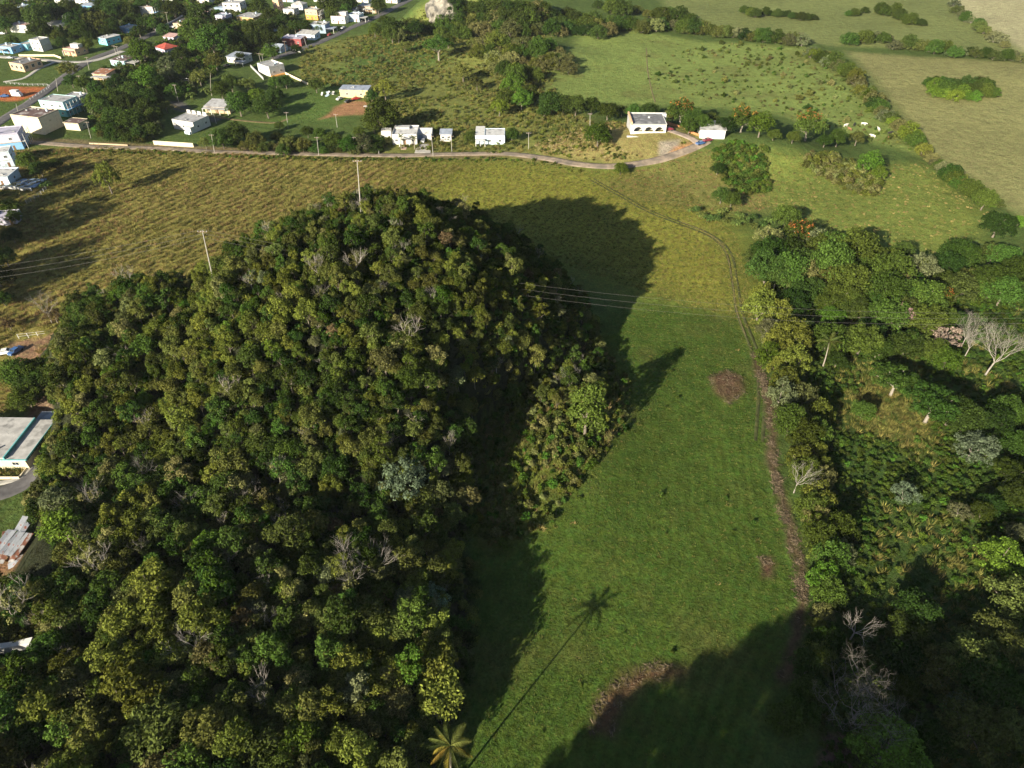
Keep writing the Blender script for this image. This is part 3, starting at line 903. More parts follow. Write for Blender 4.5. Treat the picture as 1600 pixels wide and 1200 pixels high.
strip_w = np.asarray(Z['strip'])
def mown(x, y):
    k = off_hill(x, y) & (edge_dist(x, y, strip_w, False) > 2.0)
    for q in ('patch', 'patch2', 'patch3'): k &= ~inside(x, y, Z[q])
    return k
x, y, rg = zpts('field', .62, 31, mown)
scatter("field_grass", "short green mown grass tufts of the field beside the wooded hill", P3(x, y), [tuft(600 + i, BLADE[m], 12, .30, .24, .035) for i, m in enumerate(('green', 'lush', 'green', 'olive', 'green', 'lush'))],
        .45 + .75 * rg.random(len(x)) * (.5 + fbm(x / 7, y / 7, 13)), None, .2, 8)
x, y, rg = zpts('ochre', .95, 33, off_hill)
rows = pasture_rows(x, y)
k = rows + .35 * rg.normal(size=len(x)) > 0.0; x, y = x[k], y[k]
t = fbm(x / 30, y / 30, 15) + .25 * rg.normal(size=len(x))
pick = np.clip(((t - .2) / .6 * 6), 0, 5).astype(int)
scatter("pasture_grass", "tussocky ochre and olive pasture grass behind the wooded hill", P3(x, y), [tuft(620 + i, BLADE[m], 30, .85, .5, .07) for i, m in enumerate(('olive', 'olive', 'hay', 'dry', 'dry', 'rust'))],
        (.6 + .6 * rg.random(len(x))), pick, .2, 9)
x, y, rg = zpts('yellow', 1.05, 35, lambda x, y: off_hill(x, y) & ~inside(x, y, Z['field']))
scatter("meadow_grass", "yellow green rough meadow grass below the lane", P3(x, y), [tuft(640 + i, BLADE[m], 24, .6, .42, .06) for i, m in enumerate(('green', 'olive', 'hay', 'hay', 'olive'))],
        .4 + .6 * rg.random(len(x)), None, .2, 10)
x, y, rg = zpts('scrub', 2.0, 37, lambda x, y: fbm(x / 14, y / 14, 19) + .12 * RNG.normal(size=len(x)) > .42)
scatter("scrub", "low yellow green scrub on the slope behind the roadside houses", P3(x, y), [shrub(660 + i, FM[m], 1.0, .8, 6, 30, .22) for i, m in enumerate(('olive', 'yellow', 'khaki'))] + [tuft(665 + i, BLADE[m], 34, 1.0, .7, .10) for i, m in enumerate(('hay', 'olive', 'hay', 'green'))],
        .5 + .8 * rg.random(len(x)), None, .1, 11)
x, y, rg = zpts('jungle', 1.25, 39, lambda x, y: fbm(x / 9, y / 9, 23) + .15 * RNG.normal(size=len(x)) > .30)
sed = zone_mask(x, y, Z['sedge'], 6)
dryp = fbm(x / 16, y / 16, 29)
pick = np.where((sed + (dryp > .62) * .6) > rg.random(len(x)), rg.integers(5, 8, len(x)), rg.integers(0, 5, len(x)))
scatter("wild_undergrowth", "dense wild vines, ferns and rank grass east of the hedgerow", P3(x, y), [shrub(680 + i, FM[m], .9, .7, 6, 40, .17) for i, m in enumerate(('dark', 'mid', 'mid', 'bright', 'dark'))] + [tuft(690 + i, BLADE[m], 40, 1.1, .6, .06) for i, m in enumerate(('olive', 'hay', 'green'))],
        .45 + .8 * rg.random(len(x)), pick, .15, 12)
x, y, rg = zpts('spur', 1.2, 41, lambda x, y: clear_of_buildings(x, y) & (fbm(x / 8, y / 8, 27) + .12 * RNG.normal(size=len(x)) > .34))
pick = rg.integers(0, 7, len(x))
scatter("spur_brush", "sunlit tangle of shrubs and tall grass on the spur beside the field", P3(x, y), [shrub(700 + i, FM[m], 1.0, 1.0, 7, 44, .17) for i, m in enumerate(('mid', 'olive', 'yellow', 'bright', 'khaki'))] + [tuft(710 + i, BLADE[m], 40, 1.0, .5, .06) for i, m in enumerate(('olive', 'dry'))],
        .5 + 1.0 * rg.random(len(x)) ** 1.5, pick, .15, 13)
x, y, rg = zpts('knoll', 1.5, 43, lambda x, y: (fbm(x / 9, y / 9, 33) + .1 * RNG.normal(size=len(x)) > .30) & (np.hypot(x - G(1010, 207)[0], y - G(1010, 207)[1]) > 17) & (edge_dist(x, y, np.array(GP(*LANE_PX)), False) > 3.5) & (edge_dist(x, y, np.array(GP((1092, 226), (1062, 209), (1042, 203))), False) > 4))
scatter("knoll_brush", "straw coloured grass and low brush on the bank below the arched white house", P3(x, y), [tuft(720 + i, BLADE[m], 34, .9, .55, .08) for i, m in enumerate(('straw', 'dry', 'olive', 'dry'))] + [shrub(730, FM['olive'], .9, .7, 6, 30, .2), shrub(731, FM['yellow'], .9, .7, 6, 30, .2)],
        .5 + .7 * rg.random(len(x)), None, .2, 14)
Z['clump'] = PP((1112, 238), (1150, 222), (1195, 232), (1206, 300), (1160, 305), (1125, 280), f=G)
x, y, rg = zpts('clump', 1.7, 45)
scatter("thicket", "dense green thicket on the slope below the white garage", P3(x, y), [shrub(740 + i, FM[m], 1.4, 1.3, 8, 44, .24) for i, m in enumerate(('mid', 'olive', 'mid', 'bright'))], .7 + .7 * rg.random(len(x)), None, .1, 15)
Z['thick2'] = PP((1252, 245), (1300, 240), (1345, 262), (1378, 285), (1368, 308), (1330, 302), (1290, 280), (1262, 268))
x, y, rg = zpts('thick2', 1.9, 47)
scatter("thicket", "khaki thicket in the green meadow east of the white garage", P3(x, y), [shrub(750 + i, FM[m], 1.3, 1.2, 8, 44, .24) for i, m in enumerate(('khaki', 'olive', 'yellow', 'khaki'))], .8 + .8 * rg.random(len(x)), None, .1, 16)
x, y, rg = zpts('paddock', 4.4, 49, lambda x, y: (fbm(x / 30, y / 30, 37) + .14 * RNG.normal(size=len(x)) + .12 * np.clip((x - 60) / 120, 0, 1) > .645) & (proj(x, y, 0 * x)[0] > 1010))
scatter("paddock_scrub", "small dark bushes dotted over the pale green paddock", P3(x, y), [shrub(760 + i, FM[m], 1.0, .7, 6, 26, .3) for i, m in enumerate(('mid', 'olive', 'khaki'))], np.clip(rg.lognormal(-.25, .5, len(x)), .3, 2.4), None, .1, 17)
x, y, rg = zpts('slope', 1.7, 51, None, .55)
scatter("slope_grass", "rough yellow green grass of the meadow east of the lane", P3(x, y), [tuft(770 + i, BLADE[m], 22, .55, .5, .08) for i, m in enumerate(('olive', 'dry', 'green'))], .5 + .6 * rg.random(len(x)), None, .2, 18)
x, y, rg = zpts('bank', 1.5, 53, lambda x, y: (edge_dist(x, y, np.array(GP(*LANE_PX)), False) > 3.2), .7)
scatter("bank_grass", "rough reddish and green grass on the bank below the lane", P3(x, y), [tuft(780 + i, BLADE[m], 22, .6, .5, .08) for i, m in enumerate(('olive', 'dry', 'green', 'rust'))], .5 + .6 * rg.random(len(x)), None, .2, 19)
edge = [G0(*p)[:2] for p in ((-30, 244), (60, 240), (150, 238), (250, 240), (400, 247), (560, 250), (700, 250), (780, 249), (850, 255), (900, 266))]
ed = resample(edge, 1.1); rg = np.random.default_rng(55); ed = ed + rg.normal(size=ed.shape) * 1.2
k = edge_dist(ed[:, 0], ed[:, 1], np.array(GP(*LANE_PX)), False) > 2.9; ed = ed[k]
scatter("verge_weeds", "bright green weeds growing along the foot of the lane", P3(ed[:, 0], ed[:, 1]), [shrub(790 + i, FM[m], .9, .6, 6, 30, .2) for i, m in enumerate(('bright', 'mid', 'yellow'))], .5 + .7 * rg.random(len(ed)), None, .1, 20)
# clods and brushwood on the bare ground
def chips(seed, mat):
    rg_ = np.random.default_rng(seed); mb = MB()
    for i in range(7):
        a = rg_.random() * 6.28; l = .15 + .35 * rg_.random(); w = .03 + .05 * rg_.random()
        p = Vector((rg_.normal() * .35, rg_.normal() * .35, .02 + .08 * rg_.random())); d = Vector((math.cos(a), math.sin(a), rg_.normal() * .35)).normalized()
        mb.tube([p - d * l, p + d * l], [w, w * .5], 4)
    return mb.mesh("debris", mat)
DEB = [surface("debris_dark", (.070, .052, .036), 1, .4, 2), surface("debris_pale", (.18, .14, .09), 1, .4, 2), surface("debris_mid", (.115, .085, .055), 1, .4, 2)]
xs = []; ys = []
sp = resample(strip_w, .25); rg = np.random.default_rng(57)
q = sp[rg.integers(0, len(sp), 2600)] + rg.normal(size=(2600, 2)) * .62; q = q[fbm(q[:, 0] / 3, q[:, 1] / 3, 83) > .40]
xs.append(q[:, 0]); ys.append(q[:, 1])
for key, st in (('patch', .5), ('patch2', .6), ('patch3', .58), ('pit', .6)):
    a, b, _ = grid_points(Z[key], st, 58); xs.append(a); ys.append(b)
x = np.concatenate(xs); y = np.concatenate(ys); k = fbm(x / 2.6, y / 2.6, 87) > .36; x, y = x[k], y[k]
scatter("brush_debris", "dry brown brushwood and clods on the cleared strip and heaps in the field", P3(x, y, .02), [chips(800 + i, DEB[i % 3]) for i in range(6)], .5 + .8 * rg.random(len(x)), None, .25, 21)

# shrubs filling the gaps between the village gardens
VIL = PP((-20, 20), (60, -10), (330, -10), (420, 20), (470, 20), (455, 60), (425, 90), (345, 80), (338, 112), (300, 150), (255, 150), (232, 222), (150, 212), (140, 175), (200, 140), (150, 118), (215, 95), (290, 40), (200, 62), (120, 60), (60, 58), (-20, 35))
x, y, rg = zpts(VIL, 2.6, 59, lambda x, y: (fbm(x / 11, y / 11, 43) + .1 * RNG.normal(size=len(x)) > .36) & (edge_dist(x, y, np.array(GP(*STREET_PX)), False) > 6))
VILLAGE_BRUSH = (x, y, rg)

# a few ranker clumps standing in the mown field
x, y, rg = zpts('field', 5.5, 71, lambda x, y: mown(x, y) & (fbm(x / 12, y / 12, 53) + .12 * RNG.normal(size=len(x)) > .55))
scatter("field_weeds", "rank weed clumps left standing in the mown field", P3(x, y), [tuft(840, BLADE['lush'], 40, .5, .4, .05), tuft(841, BLADE['olive'], 40, .5, .4, .05), shrub(842, FM['mid'], .5, .35, 5, 24, .12), tuft(843, BLADE['dry'], 24, .35, .4, .05)], .5 + 1.0 * rg.random(len(x)) ** 2, None, .2, 25)
# ---------------------------------------------------------------- buildings
PAINT = {k: surface("paint_" + k, c, 0.85, 0.10, .9, stain=((c[0] * .6, c[1] * .58, c[2] * .55), .7, .62)) for k, c in {
    'white': (.58, .575, .56), 'cream': (.66, .58, .42), 'peach': (.66, .43, .27), 'aqua': (.40, .62, .64), 'teal': (.14, .42, .44), 'blue': (.20, .40, .66),
    'paleblue': (.52, .64, .74), 'lilac': (.52, .50, .62), 'grey': (.42, .42, .42), 'tan': (.52, .40, .27), 'yellow': (.68, .55, .30), 'orange': (.60, .30, .08),
    'pink': (.64, .42, .40), 'turquoise': (.22, .58, .72), 'ochre': (.58, .40, .18), 'maroon': (.26, .07, .07), 'bluegrey': (.28, .36, .46), 'dove': (.60, .60, .62)}.items()}
ROOF = {k: surface("roof_" + k, c, 0.85, 0.28, .5, stain=(s, .35, .52)) for k, c, s in (
    ('grey', (.36, .36, .37), (.22, .22, .23)), ('brown', (.13, .085, .08), (.36, .33, .32)), ('white', (.52, .52, .52), (.30, .30, .31)), ('dark', (.17, .17, .18), (.30, .30, .31)),
    ('pale', (.44, .43, .42), (.26, .255, .25)), ('red', (.36, .075, .055), (.26, .06, .05)), ('pink', (.50, .32, .30), (.36, .25, .24)), ('bluegrey', (.30, .34, .42), (.22, .25, .30)),
    ('metal', (.42, .42, .43), (.28, .27, .27)), ('lilac', (.42, .40, .50), (.30, .29, .36)), ('rust', (.26, .12, .07), (.42, .40, .39)))}
GLASS = surface("window_glass", (.025, .032, .04), 0.12, .1, 1, spec=.6)
FRAME = surface("window_frame", (.70, .70, .69), .7, .08, 1)
GRILLE = surface("window_grille", (.34, .31, .27), .8, .15, 2)
DOORW = surface("door_wood", (.20, .11, .06), .7, .3, 3)
STEEL = surface("steel", (.45, .46, .47), .45, .15, 2, metal=.6)
DARKIN = surface("shade_interior", (.10, .095, .09), .95, .2, 1)

_WIN = {}
def win_mesh(w, h, t=.07):
    key = (round(w, 2), round(h, 2))
    if key not in _WIN:
        fr = MB(); b = .09
        fr.box(-w / 2, -t, 0, w / 2, .02, b).box(-w / 2, -t, h - b, w / 2, .02, h)
        fr.box(-w / 2, -t, b, -w / 2 + b, .02, h - b).box(w / 2 - b, -t, b, w / 2, .02, h - b)
        fr.box(-.03, -t + .01, b, .03, .02, h - b)
        pn = MB(); pn.box(-w / 2 + b, -t * .45, b, w / 2 - b, .015, h - b)
        _WIN[key] = (fr.mesh("window", FRAME), pn.mesh("pane", GLASS))
    return _WIN[key]

def window(root, x, y, z, w, h, face='front'):
    f, p = win_mesh(w, h)
    rz = {'front': 0, 'right': math.pi / 2, 'left': -math.pi / 2, 'back': math.pi}[face]
    o = obj("window", f, root, (x, y, z), rz); obj("pane", p, o)
    return o

def house(label, px, py, W, D, H, rot, wall, roof, nf=2, ns=2, storeys=1, rtype='flat', upper=None, door=True, parapet=.35, over=.0, name="house", cat="house", short=None, group=None, extra=None, back_off=True, win=(1.3, 1.1), up=0.0):
    """px, py: photograph pixel of the middle of the front wall's foot; front faces -Y locally"""
    r = math.radians(rot)
    p = G(px, py, up)
    c = p + np.array([-math.sin(r), math.cos(r), 0]) * D / 2
    zc = min(Hh(c[0], c[1]), p[2]) if up == 0 else p[2] + up
    root = thing(name, label, cat, (c[0], c[1], float(zc)), r, group)
    LANDMARK.append((c[0], c[1], short or label, max(W, D) / 2))
    CLEARINGS.append((c[0], c[1], math.hypot(W, D) / 2))
    hs = H / storeys
    x0, x1, y0, y1 = -W / 2, W / 2, -D / 2, D / 2
    for s in range(storeys):
        m = PAINT[upper if (s == storeys - 1 and storeys > 1 and upper) else wall]
        MB().box(x0, y0, -1.2 if s == 0 else s * hs + .16, x1, y1, (s + 1) * hs).build("wall", m, root)
        if s < storeys - 1:
            MB().box(x0 - .25, y0 - .25, (s + 1) * hs, x1 + .25, y1 + .25, (s + 1) * hs + .16).build("ledge", PAINT['tan' if upper else 'white'], root)
        z = s * hs + (hs - 1.2) * .5
        for i in range(nf):
            if door and s == 0 and i == nf // 2:
                MB().box(-.45, -.06, 0, .45, .02, 2.05).build("door", DOORW, root, loc=(x0 + W * (i + .5) / nf, y0, .05)); continue
            window(root, x0 + W * (i + .5) / nf, y0, z, win[0], win[1])
        for i in range(ns):
            window(root, x1, y0 + D * (i + .5) / ns, z, win[0], win[1], 'right')
        window(root, x0, 0, z, win[0], win[1], 'left')
    R = ROOF[roof]
    if rtype == 'flat':
        o = over
        rf = MB().box(x0 - o, y0 - o, H, x1 + o, y1 + o, H + .16).build("roof", R, root)
        if parapet:
            t = .16; m = PAINT[upper or wall]; q = MB()
            a, b, c_, d = x0 - o, x1 + o, y0 - o, y1 + o
            z0, z1 = H + .163, H + .163 + parapet
            q.box(a, c_, z0, b, c_ + t, z1).box(a, d - t, z0, b, d, z1).box(a, c_ + t, z0, a + t, d - t, z1).box(b - t, c_ + t, z0, b, d - t, z1)
            q.build("parapet", m, root)
    elif rtype == 'gable':       # ridge along X
        o = .4; hh = D * .17; q = MB()
        for s_ in (-1, 1):
            q.hull8([(x0 - o, 0, H + hh), (x1 + o, 0, H + hh), (x1 + o, s_ * (y1 + o), H - .1), (x0 - o, s_ * (y1 + o), H - .1),
                     (x0 - o, 0, H + hh + .12), (x1 + o, 0, H + hh + .12), (x1 + o, s_ * (y1 + o), H + .02), (x0 - o, s_ * (y1 + o), H + .02)])
        q.build("roof", R, root)
        g = MB()
        for xx in (x0 + .01, x1 - .01): g.poly([(xx, y0 + .01, H), (xx, y1 - .01, H), (xx, 0, H + hh - .06)])
        g.build("gable", PAINT[wall], root)
    elif rtype == 'hip':
        o = .5; hh = min(W, D) * .22; rr = max(0, (W - D) / 2) + .3
        q = MB(); A = [(x0 - o, y0 - o, H), (x1 + o, y0 - o, H), (x1 + o, y1 + o, H), (x0 - o, y1 + o, H)]; r1, r2 = (-rr, 0, H + hh), (rr, 0, H + hh)
        q.poly([A[0], A[1], r2, r1]).poly([A[1], A[2], r2]).poly([A[2], A[3], r1, r2]).poly([A[3], A[0], r1]).poly([A[3], A[2], A[1], A[0]])
        q.build("roof", R, root)
    elif rtype == 'shed':        # falls to the front
        o = .4
        MB().hull8([(x0 - o, y0 - o, H), (x1 + o, y0 - o, H), (x1 + o, y1 + o, H + .8), (x0 - o, y1 + o, H + .8), (x0 - o, y0 - o, H + .13), (x1 + o, y0 - o, H + .13), (x1 + o, y1 + o, H + .93), (x0 - o, y1 + o, H + .93)]).build("roof", R, root)
        MB().hull8([(x0, y0 + .3, H - .05), (x1, y0 + .3, H - .05), (x1, y1, H - .05), (x0, y1, H - .05), (x0, y0 + .3, H + .04), (x1, y0 + .3, H + .04), (x1, y1, H + .76), (x0, y1, H + .76)]).build("gable", PAINT[wall], root)
    if rtype == 'flat' and W > 8 and up == 0:        # clutter on the flat roofs
        rr = random.Random(int(px * 7 + py * 13))
        if rr.random() < .6 and not any(e[0] == 'tank' for e in (extra or ())): extra = list(extra or ()) + [('tank', rr.uniform(x0 + 1.5, x1 - 1.5), rr.uniform(0, y1 - 1.5))]
        for q_ in range(rr.randrange(1, 4)):
            xx, yy = rr.uniform(x0 + 1, x1 - 1), rr.uniform(y0 + 1, y1 - 1)
            MB().box(xx - .5, yy - .35, H + .163, xx + .5, yy + .35, H + .163 + rr.uniform(.3, .8)).build("roof_unit", STEEL, root)
    for e in (extra or ()):
        k = e[0]
        if k == 'porch':         # slab on columns in front: (porch, width, depth, columns, height, colour, x offset)
            _, w, d, nc, h, colr, xo = e
            MB().box(xo - w / 2, y0 - d, h, xo + w / 2, y0 - .003, h + .2).build("porch_roof", ROOF.get(colr) or PAINT[colr], root)
            for i in range(nc):
                xx = xo - w / 2 + .2 + (w - .4) * i / max(1, nc - 1)
                MB().box(-.14, -.14, -.8, .14, .14, h).build("column", PAINT['white'], root, loc=(xx, y0 - d + .25, 0))
        elif k == 'carport':     # slab on columns at the right side
            _, w, d, h, colr = e
            MB().box(x1 + .003, y0, h, x1 + w, y0 + d, h + .18).build("carport_roof", ROOF[colr], root)
            for yy in (y0 + .3, y0 + d - .3):
                MB().box(-.13, -.13, -.8, .13, .13, h).build("column", PAINT['white'], root, loc=(x1 + w - .25, yy, 0))
        elif k == 'balcony':     # on the right face of the top storey
            _, colr = e
            zb = H - hs + .16
            MB().box(x1 + .3, y0 + .2, zb - .25, x1 + 1.8, y1 - .2, zb - .02).build("balcony", PAINT[colr], root)
            q = MB(); nb = 4
            for i in range(nb + 1):
                yy = y0 + .3 + (D - .6) * i / nb
                q.box(x1 + 1.6, yy - .08, zb - hs + (.3 if i % 2 else -.5), x1 + 1.76, yy + .08, H - .02)
            q.box(x1 + 1.62, y0 + .25, zb + .9, x1 + 1.74, y1 - .25, zb + 1.02)
            q.build("balcony_frame", PAINT['white'], root)
        elif k == 'tank':        # water tank on the roof
            _, xx, yy = e
            q = MB(); q.tube([(xx, yy, H + .17), (xx, yy, H + 1.5)], [.62, .62], 12); q.build("water_tank", PAINT['paleblue'], root)
        elif k == 'box':         # an added volume: x0,y0,z0,x1,y1,z1,colour,name
            MB().box(*e[1:7]).build(e[8], (PAINT.get(e[7]) or ROOF.get(e[7])), root)
    return root

H_ = house
H_("large blank cream building with stained brown roof and blue grilles", 49, 208, 16.5, 12.5, 7.6, -16, 'cream', 'brown', nf=0, ns=0, door=False, parapet=.45, short="the large blank cream building", name="building", cat="building",
   extra=[('box', -15, -6.2, -1, -8.27, -5.9, 2.0, 'cream', 'annex_wall')])
bl = bpy.data.objects[bpy.data.objects[-1].name] if False else None
H_("two-storey aqua house with teal ground floor and grey roof", 88, 181, 14.5, 10, 7.0, -14, 'teal', 'grey', nf=3, ns=2, storeys=2, upper='aqua', door=False, parapet=.2, short="the two-storey aqua house", extra=[('balcony', 'blue')])
H_("low white and blue house behind the two-storey aqua house", 110, 166.5, 9.5, 10, 3.8, -14, 'white', 'grey', nf=0, ns=2, door=False, short="the low white and blue house", extra=[('box', -4.7, -6.4, -.5, 4.7, -5.003, .9, 'white', 'terrace_wall')])
H_("small cream shed with flat brown roof on a lawn", 115, 203.5, 8.0, 6.5, 3.4, -12, 'cream', 'brown', nf=0, ns=1, door=False, parapet=.12, over=.3, name="shed", cat="shed", short="the small cream shed")
H_("lilac roofed blue house with white balcony grid at the left edge", 10, 236, 15, 11, 7.0, 18, 'blue', 'lilac', nf=2, ns=3, storeys=2, upper='lilac', short="the blue house with the balcony grid", extra=[('balcony', 'white')])
H_("pale blue cube house below the balcony house at the left edge", 8, 262, 8, 8, 6.2, 22, 'paleblue', 'white', nf=2, ns=2, storeys=2, short="the pale blue cube house")
H_("white flat roofed house beside a blue painted patio at the left edge", -6, 290, 12, 9, 3.4, 4, 'paleblue', 'white', nf=2, ns=1, over=.5, short="the white house with the blue patio")
H_("small lilac house half hidden by trees at the left edge", 12, 352, 7, 6, 3.0, 10, 'lilac', 'lilac', nf=2, ns=1, short="the small lilac house")
H_("single-storey peach house with three arched porch openings and grey roof", 29, 111, 12, 12.5, 4.0, -24, 'peach', 'dark', nf=3, ns=3, door=False, win=(1.9, 1.9), short="the peach house with porch openings", extra=[('tank', 1, 3)])
H_("low blue and white house with carport at the left edge", 9, 83, 12, 9, 3.4, -16, 'blue', 'pale', nf=2, ns=2, short="the low blue and white house", extra=[('porch', 8, 4, 3, 2.7, 'white', -1)])
H_("turquoise bungalow wing with pale roof", 38, 78.5, 7, 8, 3.2, -18, 'turquoise', 'pale', nf=1, ns=2, door=False, short="the turquoise bungalow wing")
H_("narrow two-storey white house with bluish grey side wall", 60, 80, 8.2, 8, 6.4, -16, 'white', 'pale', nf=2, ns=0, storeys=2, door=False, short="the narrow two-storey white house")
H_("pink roofed house with peach porch and white box on its roof", 111, 87, 10, 9.5, 3.6, -20, 'peach', 'pink', nf=3, ns=2, short="the pink roofed house", extra=[('box', -2, -1, 3.77, 4.5, 2.5, 6.0, 'white', 'roof_room'), ('porch', 8, 2, 3, 2.9, 'pink', 0)])
H_("white house with three square openings among tall dark trees", 31, 51, 14, 9, 4.4, -10, 'white', 'pink', nf=3, ns=1, door=False, short="the white house with square openings", extra=[('tank', -3, 2)])
H_("long low shed roof showing white between dark trees", 89, 44, 13, 6, 2.9, -4, 'dove', 'white', nf=2, ns=1, rtype='shed', short="the long low white shed roof")
H_("pale aqua house with bright turquoise side by the street", 162, 70, 8.5, 11, 4.2, -28, 'turquoise', 'white', nf=1, ns=3, door=False, over=.4, parapet=0, short="the pale aqua house")
H_("deep blue house with white carport roof", 196, 53.5, 9, 9, 3.8, -22, 'blue', 'pale', nf=2, ns=2, short="the deep blue house")
H_("two-storey white house with pinkish roof on the far corner", 232, 26, 11.5, 11, 6.4, -14, 'white', 'pink', nf=3, ns=2, storeys=2, over=.4, short="the two-storey white corner house", extra=[('balcony', 'blue')])
H_("pale aqua bungalow with dark brown roof beside the street", 186, 104, 10.5, 10, 3.6, -16, 'aqua', 'brown', nf=2, ns=2, door=False, over=.4, parapet=0, short="the aqua bungalow with dark roof", extra=[('carport', 7, 7, 2.6, 'pale')])
H_("low peach house under trees with patched metal roofs", 158, 125, 9, 8, 3.2, -12, 'peach', 'rust', nf=2, ns=1, rtype='shed', short="the low peach house under trees", extra=[('porch', 12, 4, 4, 2.4, 'metal', 3)])
H_("purple grey house with bright red hipped roof", 252, 84, 11, 10, 3.4, -38, 'lilac', 'red', nf=2, ns=2, rtype='hip', short="the red roofed house")
H_("small pink roofed house behind the red roofed house", 265, 66, 8, 7, 3.2, -15, 'lilac', 'pink', nf=2, ns=1, rtype='shed', short="the small pink roofed house")
H_("tan open sided store beside the far bend of the street", 281, 46, 9, 7, 3.4, -14, 'tan', 'pink', nf=3, ns=1, short="the tan store")
H_("white and blue house on the far left skyline", 130, 9, 12, 10, 5.4, -12, 'white', 'pale', nf=3, ns=2, storeys=2, short="the far white and blue house")
H_("blue single-storey house below the far skyline house", 139, 15.5, 11, 6, 3.0, -10, 'blue', 'bluegrey', nf=2, ns=1, rtype='shed', short="the far blue single-storey house")
H_("big two-storey white house with dark ground-floor openings", 364, 20, 14, 11, 6.4, -6, 'white', 'grey', nf=3, ns=2, storeys=2, short="the big two-storey white house", win=(1.8, 1.4), extra=[('box', -15, -5, -.5, -7.003, 1, 3.2, 'bluegrey', 'garage'), ('box', -7, -9, -.5, 9, -8.6, 1.4, 'blue', 'garden_wall')])
H_("long grey roofed warehouse with ochre eaves behind trees", 384, 35, 15, 14, 3.6, -22, 'ochre', 'grey', nf=4, ns=3, parapet=0, over=.4, short="the long grey roofed warehouse", name="building", cat="building")
H_("tall narrow peach building behind the warehouse", 433, 17, 5, 7, 7.0, -14, 'peach', 'pale', nf=1, ns=1, storeys=2, door=False, short="the tall narrow peach building", name="building", cat="building")
H_("grey hipped roof house on the second street's far side", 465, 16, 9.5, 8, 4.0, -14, 'dove', 'pale', nf=3, ns=1, rtype='hip', short="the grey hipped roof house")
H_("two-storey tan house with yellow ground floor", 488, 31, 10, 9, 6.4, -16, 'orange', 'pale', nf=3, ns=2, storeys=2, upper='tan', short="the two-storey tan house", extra=[('balcony', 'white')])
H_("white house with red door and pale gable room on its roof", 529, 37, 11, 10, 4.4, -12, 'white', 'pink', nf=3, ns=1, short="the white house with red door", extra=[('box', -3.5, 0, 4.57, 4.5, 4.4, 6.6, 'white', 'roof_room')])
H_("white and blue house with car porch further up the street", 553, 34, 9, 9, 4.2, -14, 'paleblue', 'white', nf=2, ns=2, short="the white and blue street house", extra=[('carport', 5, 6, 2.8, 'pale')])
H_("low grey roofed house behind the street row", 546, 23, 11, 8, 3.4, -12, 'grey', 'bluegrey', nf=2, ns=1, rtype='gable', short="the low grey street row house")
H_("wide cream roofed house at the far end of the street row", 574, 20, 15, 10, 4.4, -14, 'tan', 'pale', nf=4, ns=2, over=.4, parapet=0, short="the wide cream roofed house", extra=[('porch', 8, 3, 3, 3.0, 'white', 2)])
H_("blue grey box house with two small bright windows", 498, 52, 11, 9, 5.6, -10, 'bluegrey', 'pale', nf=2, ns=2, door=False, over=.25, parapet=0, win=(1.2, .8), short="the blue grey box house", extra=[('carport', 6, 7, 3.0, 'bluegrey')])
H_("white roofed bungalow beside the blue grey box house", 479, 62, 13, 8, 3.4, -14, 'paleblue', 'pale', nf=3, ns=1, rtype='shed', short="the white roofed bungalow")
H_("maroon walled house with lilac roof at the street corner", 457, 72, 13, 9, 4.6, -8, 'maroon', 'lilac', nf=3, ns=2, over=.4, parapet=0, short="the maroon walled house")
H_("faded red roofed outbuilding behind the maroon house", 470, 49, 8, 7, 2.8, -12, 'maroon', 'rust', nf=1, ns=1, rtype='shed', short="the faded red outbuilding", name="shed", cat="shed")
H_("low house with dark tarped roof among village trees", 368, 99, 12, 9, 3.4, -22, 'white', 'bluegrey', nf=3, ns=2, rtype='shed', short="the low house with tarped roof", extra=[('porch', 6, 4, 2, 2.4, 'bluegrey', 6)])
H_("weathered white house with stained parapet on the slope", 414, 117, 12.5, 10, 4.6, -42, 'white', 'grey', nf=2, ns=2, door=False, parapet=.8, short="the weathered white house", extra=[('box', 6.3, -5, -.8, 8.5, 4, .6, 'orange', 'terrace')])
H_("small hidden roof house behind the round tree of the street corner", 428, 82, 11, 8, 3.2, -20, 'bluegrey', 'bluegrey', nf=2, ns=2, rtype='gable', short="the small bluegrey roof house")
H_("open house with pale metal roof, brown walls and white porch columns", 341, 177, 13.5, 9.5, 3.2, -8, 'tan', 'metal', nf=3, ns=2, rtype='shed', short="the house with pale metal roof", extra=[('porch', 14, 2.6, 4, 2.75, 'metal', 0)])
wm = H_("white modern house with four raised roof parapets and blue side walls", 289, 204, 13, 11, 4.4, -22, 'white', 'grey', nf=3, ns=2, door=False, parapet=.25, short="the white modern house",
   extra=[('box', 3.0, -8.0, -.8, 6.5, -5.503, 3.0, 'white', 'balcony'), ('box', 3.0, -8.9, -.8, 6.2, -8.003, 1.2, 'paleblue', 'step_block')] +
   [('box', -6.2 + 3.3 * i, 4.9, 4.566, -4.0 + 3.3 * i, 5.35, 6.2, 'white', 'raised_parapet') for i in range(4)])
H_("long yellow walled building with blue grey roof above a dirt yard", 554, 153, 15.5, 8, 4.2, -4, 'yellow', 'bluegrey', nf=2, ns=1, door=False, parapet=0, over=.3, name="building", cat="building", short="the long yellow building")
H_("tiny white shed at the road plot's corner", 604, 215, 4.6, 4, 3.0, 0, 'white', 'white', nf=0, ns=0, door=False, parapet=.15, name="shed", cat="shed", short="the tiny white shed")
ra = H_("white roadside house with peaked entrance porch and patchy roof", 633, 226, 11.5, 12, 4.2, 0, 'white', 'white', nf=3, ns=2, parapet=.55, short="the white roadside house", extra=[('box', -5.2, 2.2, 4.363, 1.5, 5.2, 5.2, 'grey', 'roof_room')])
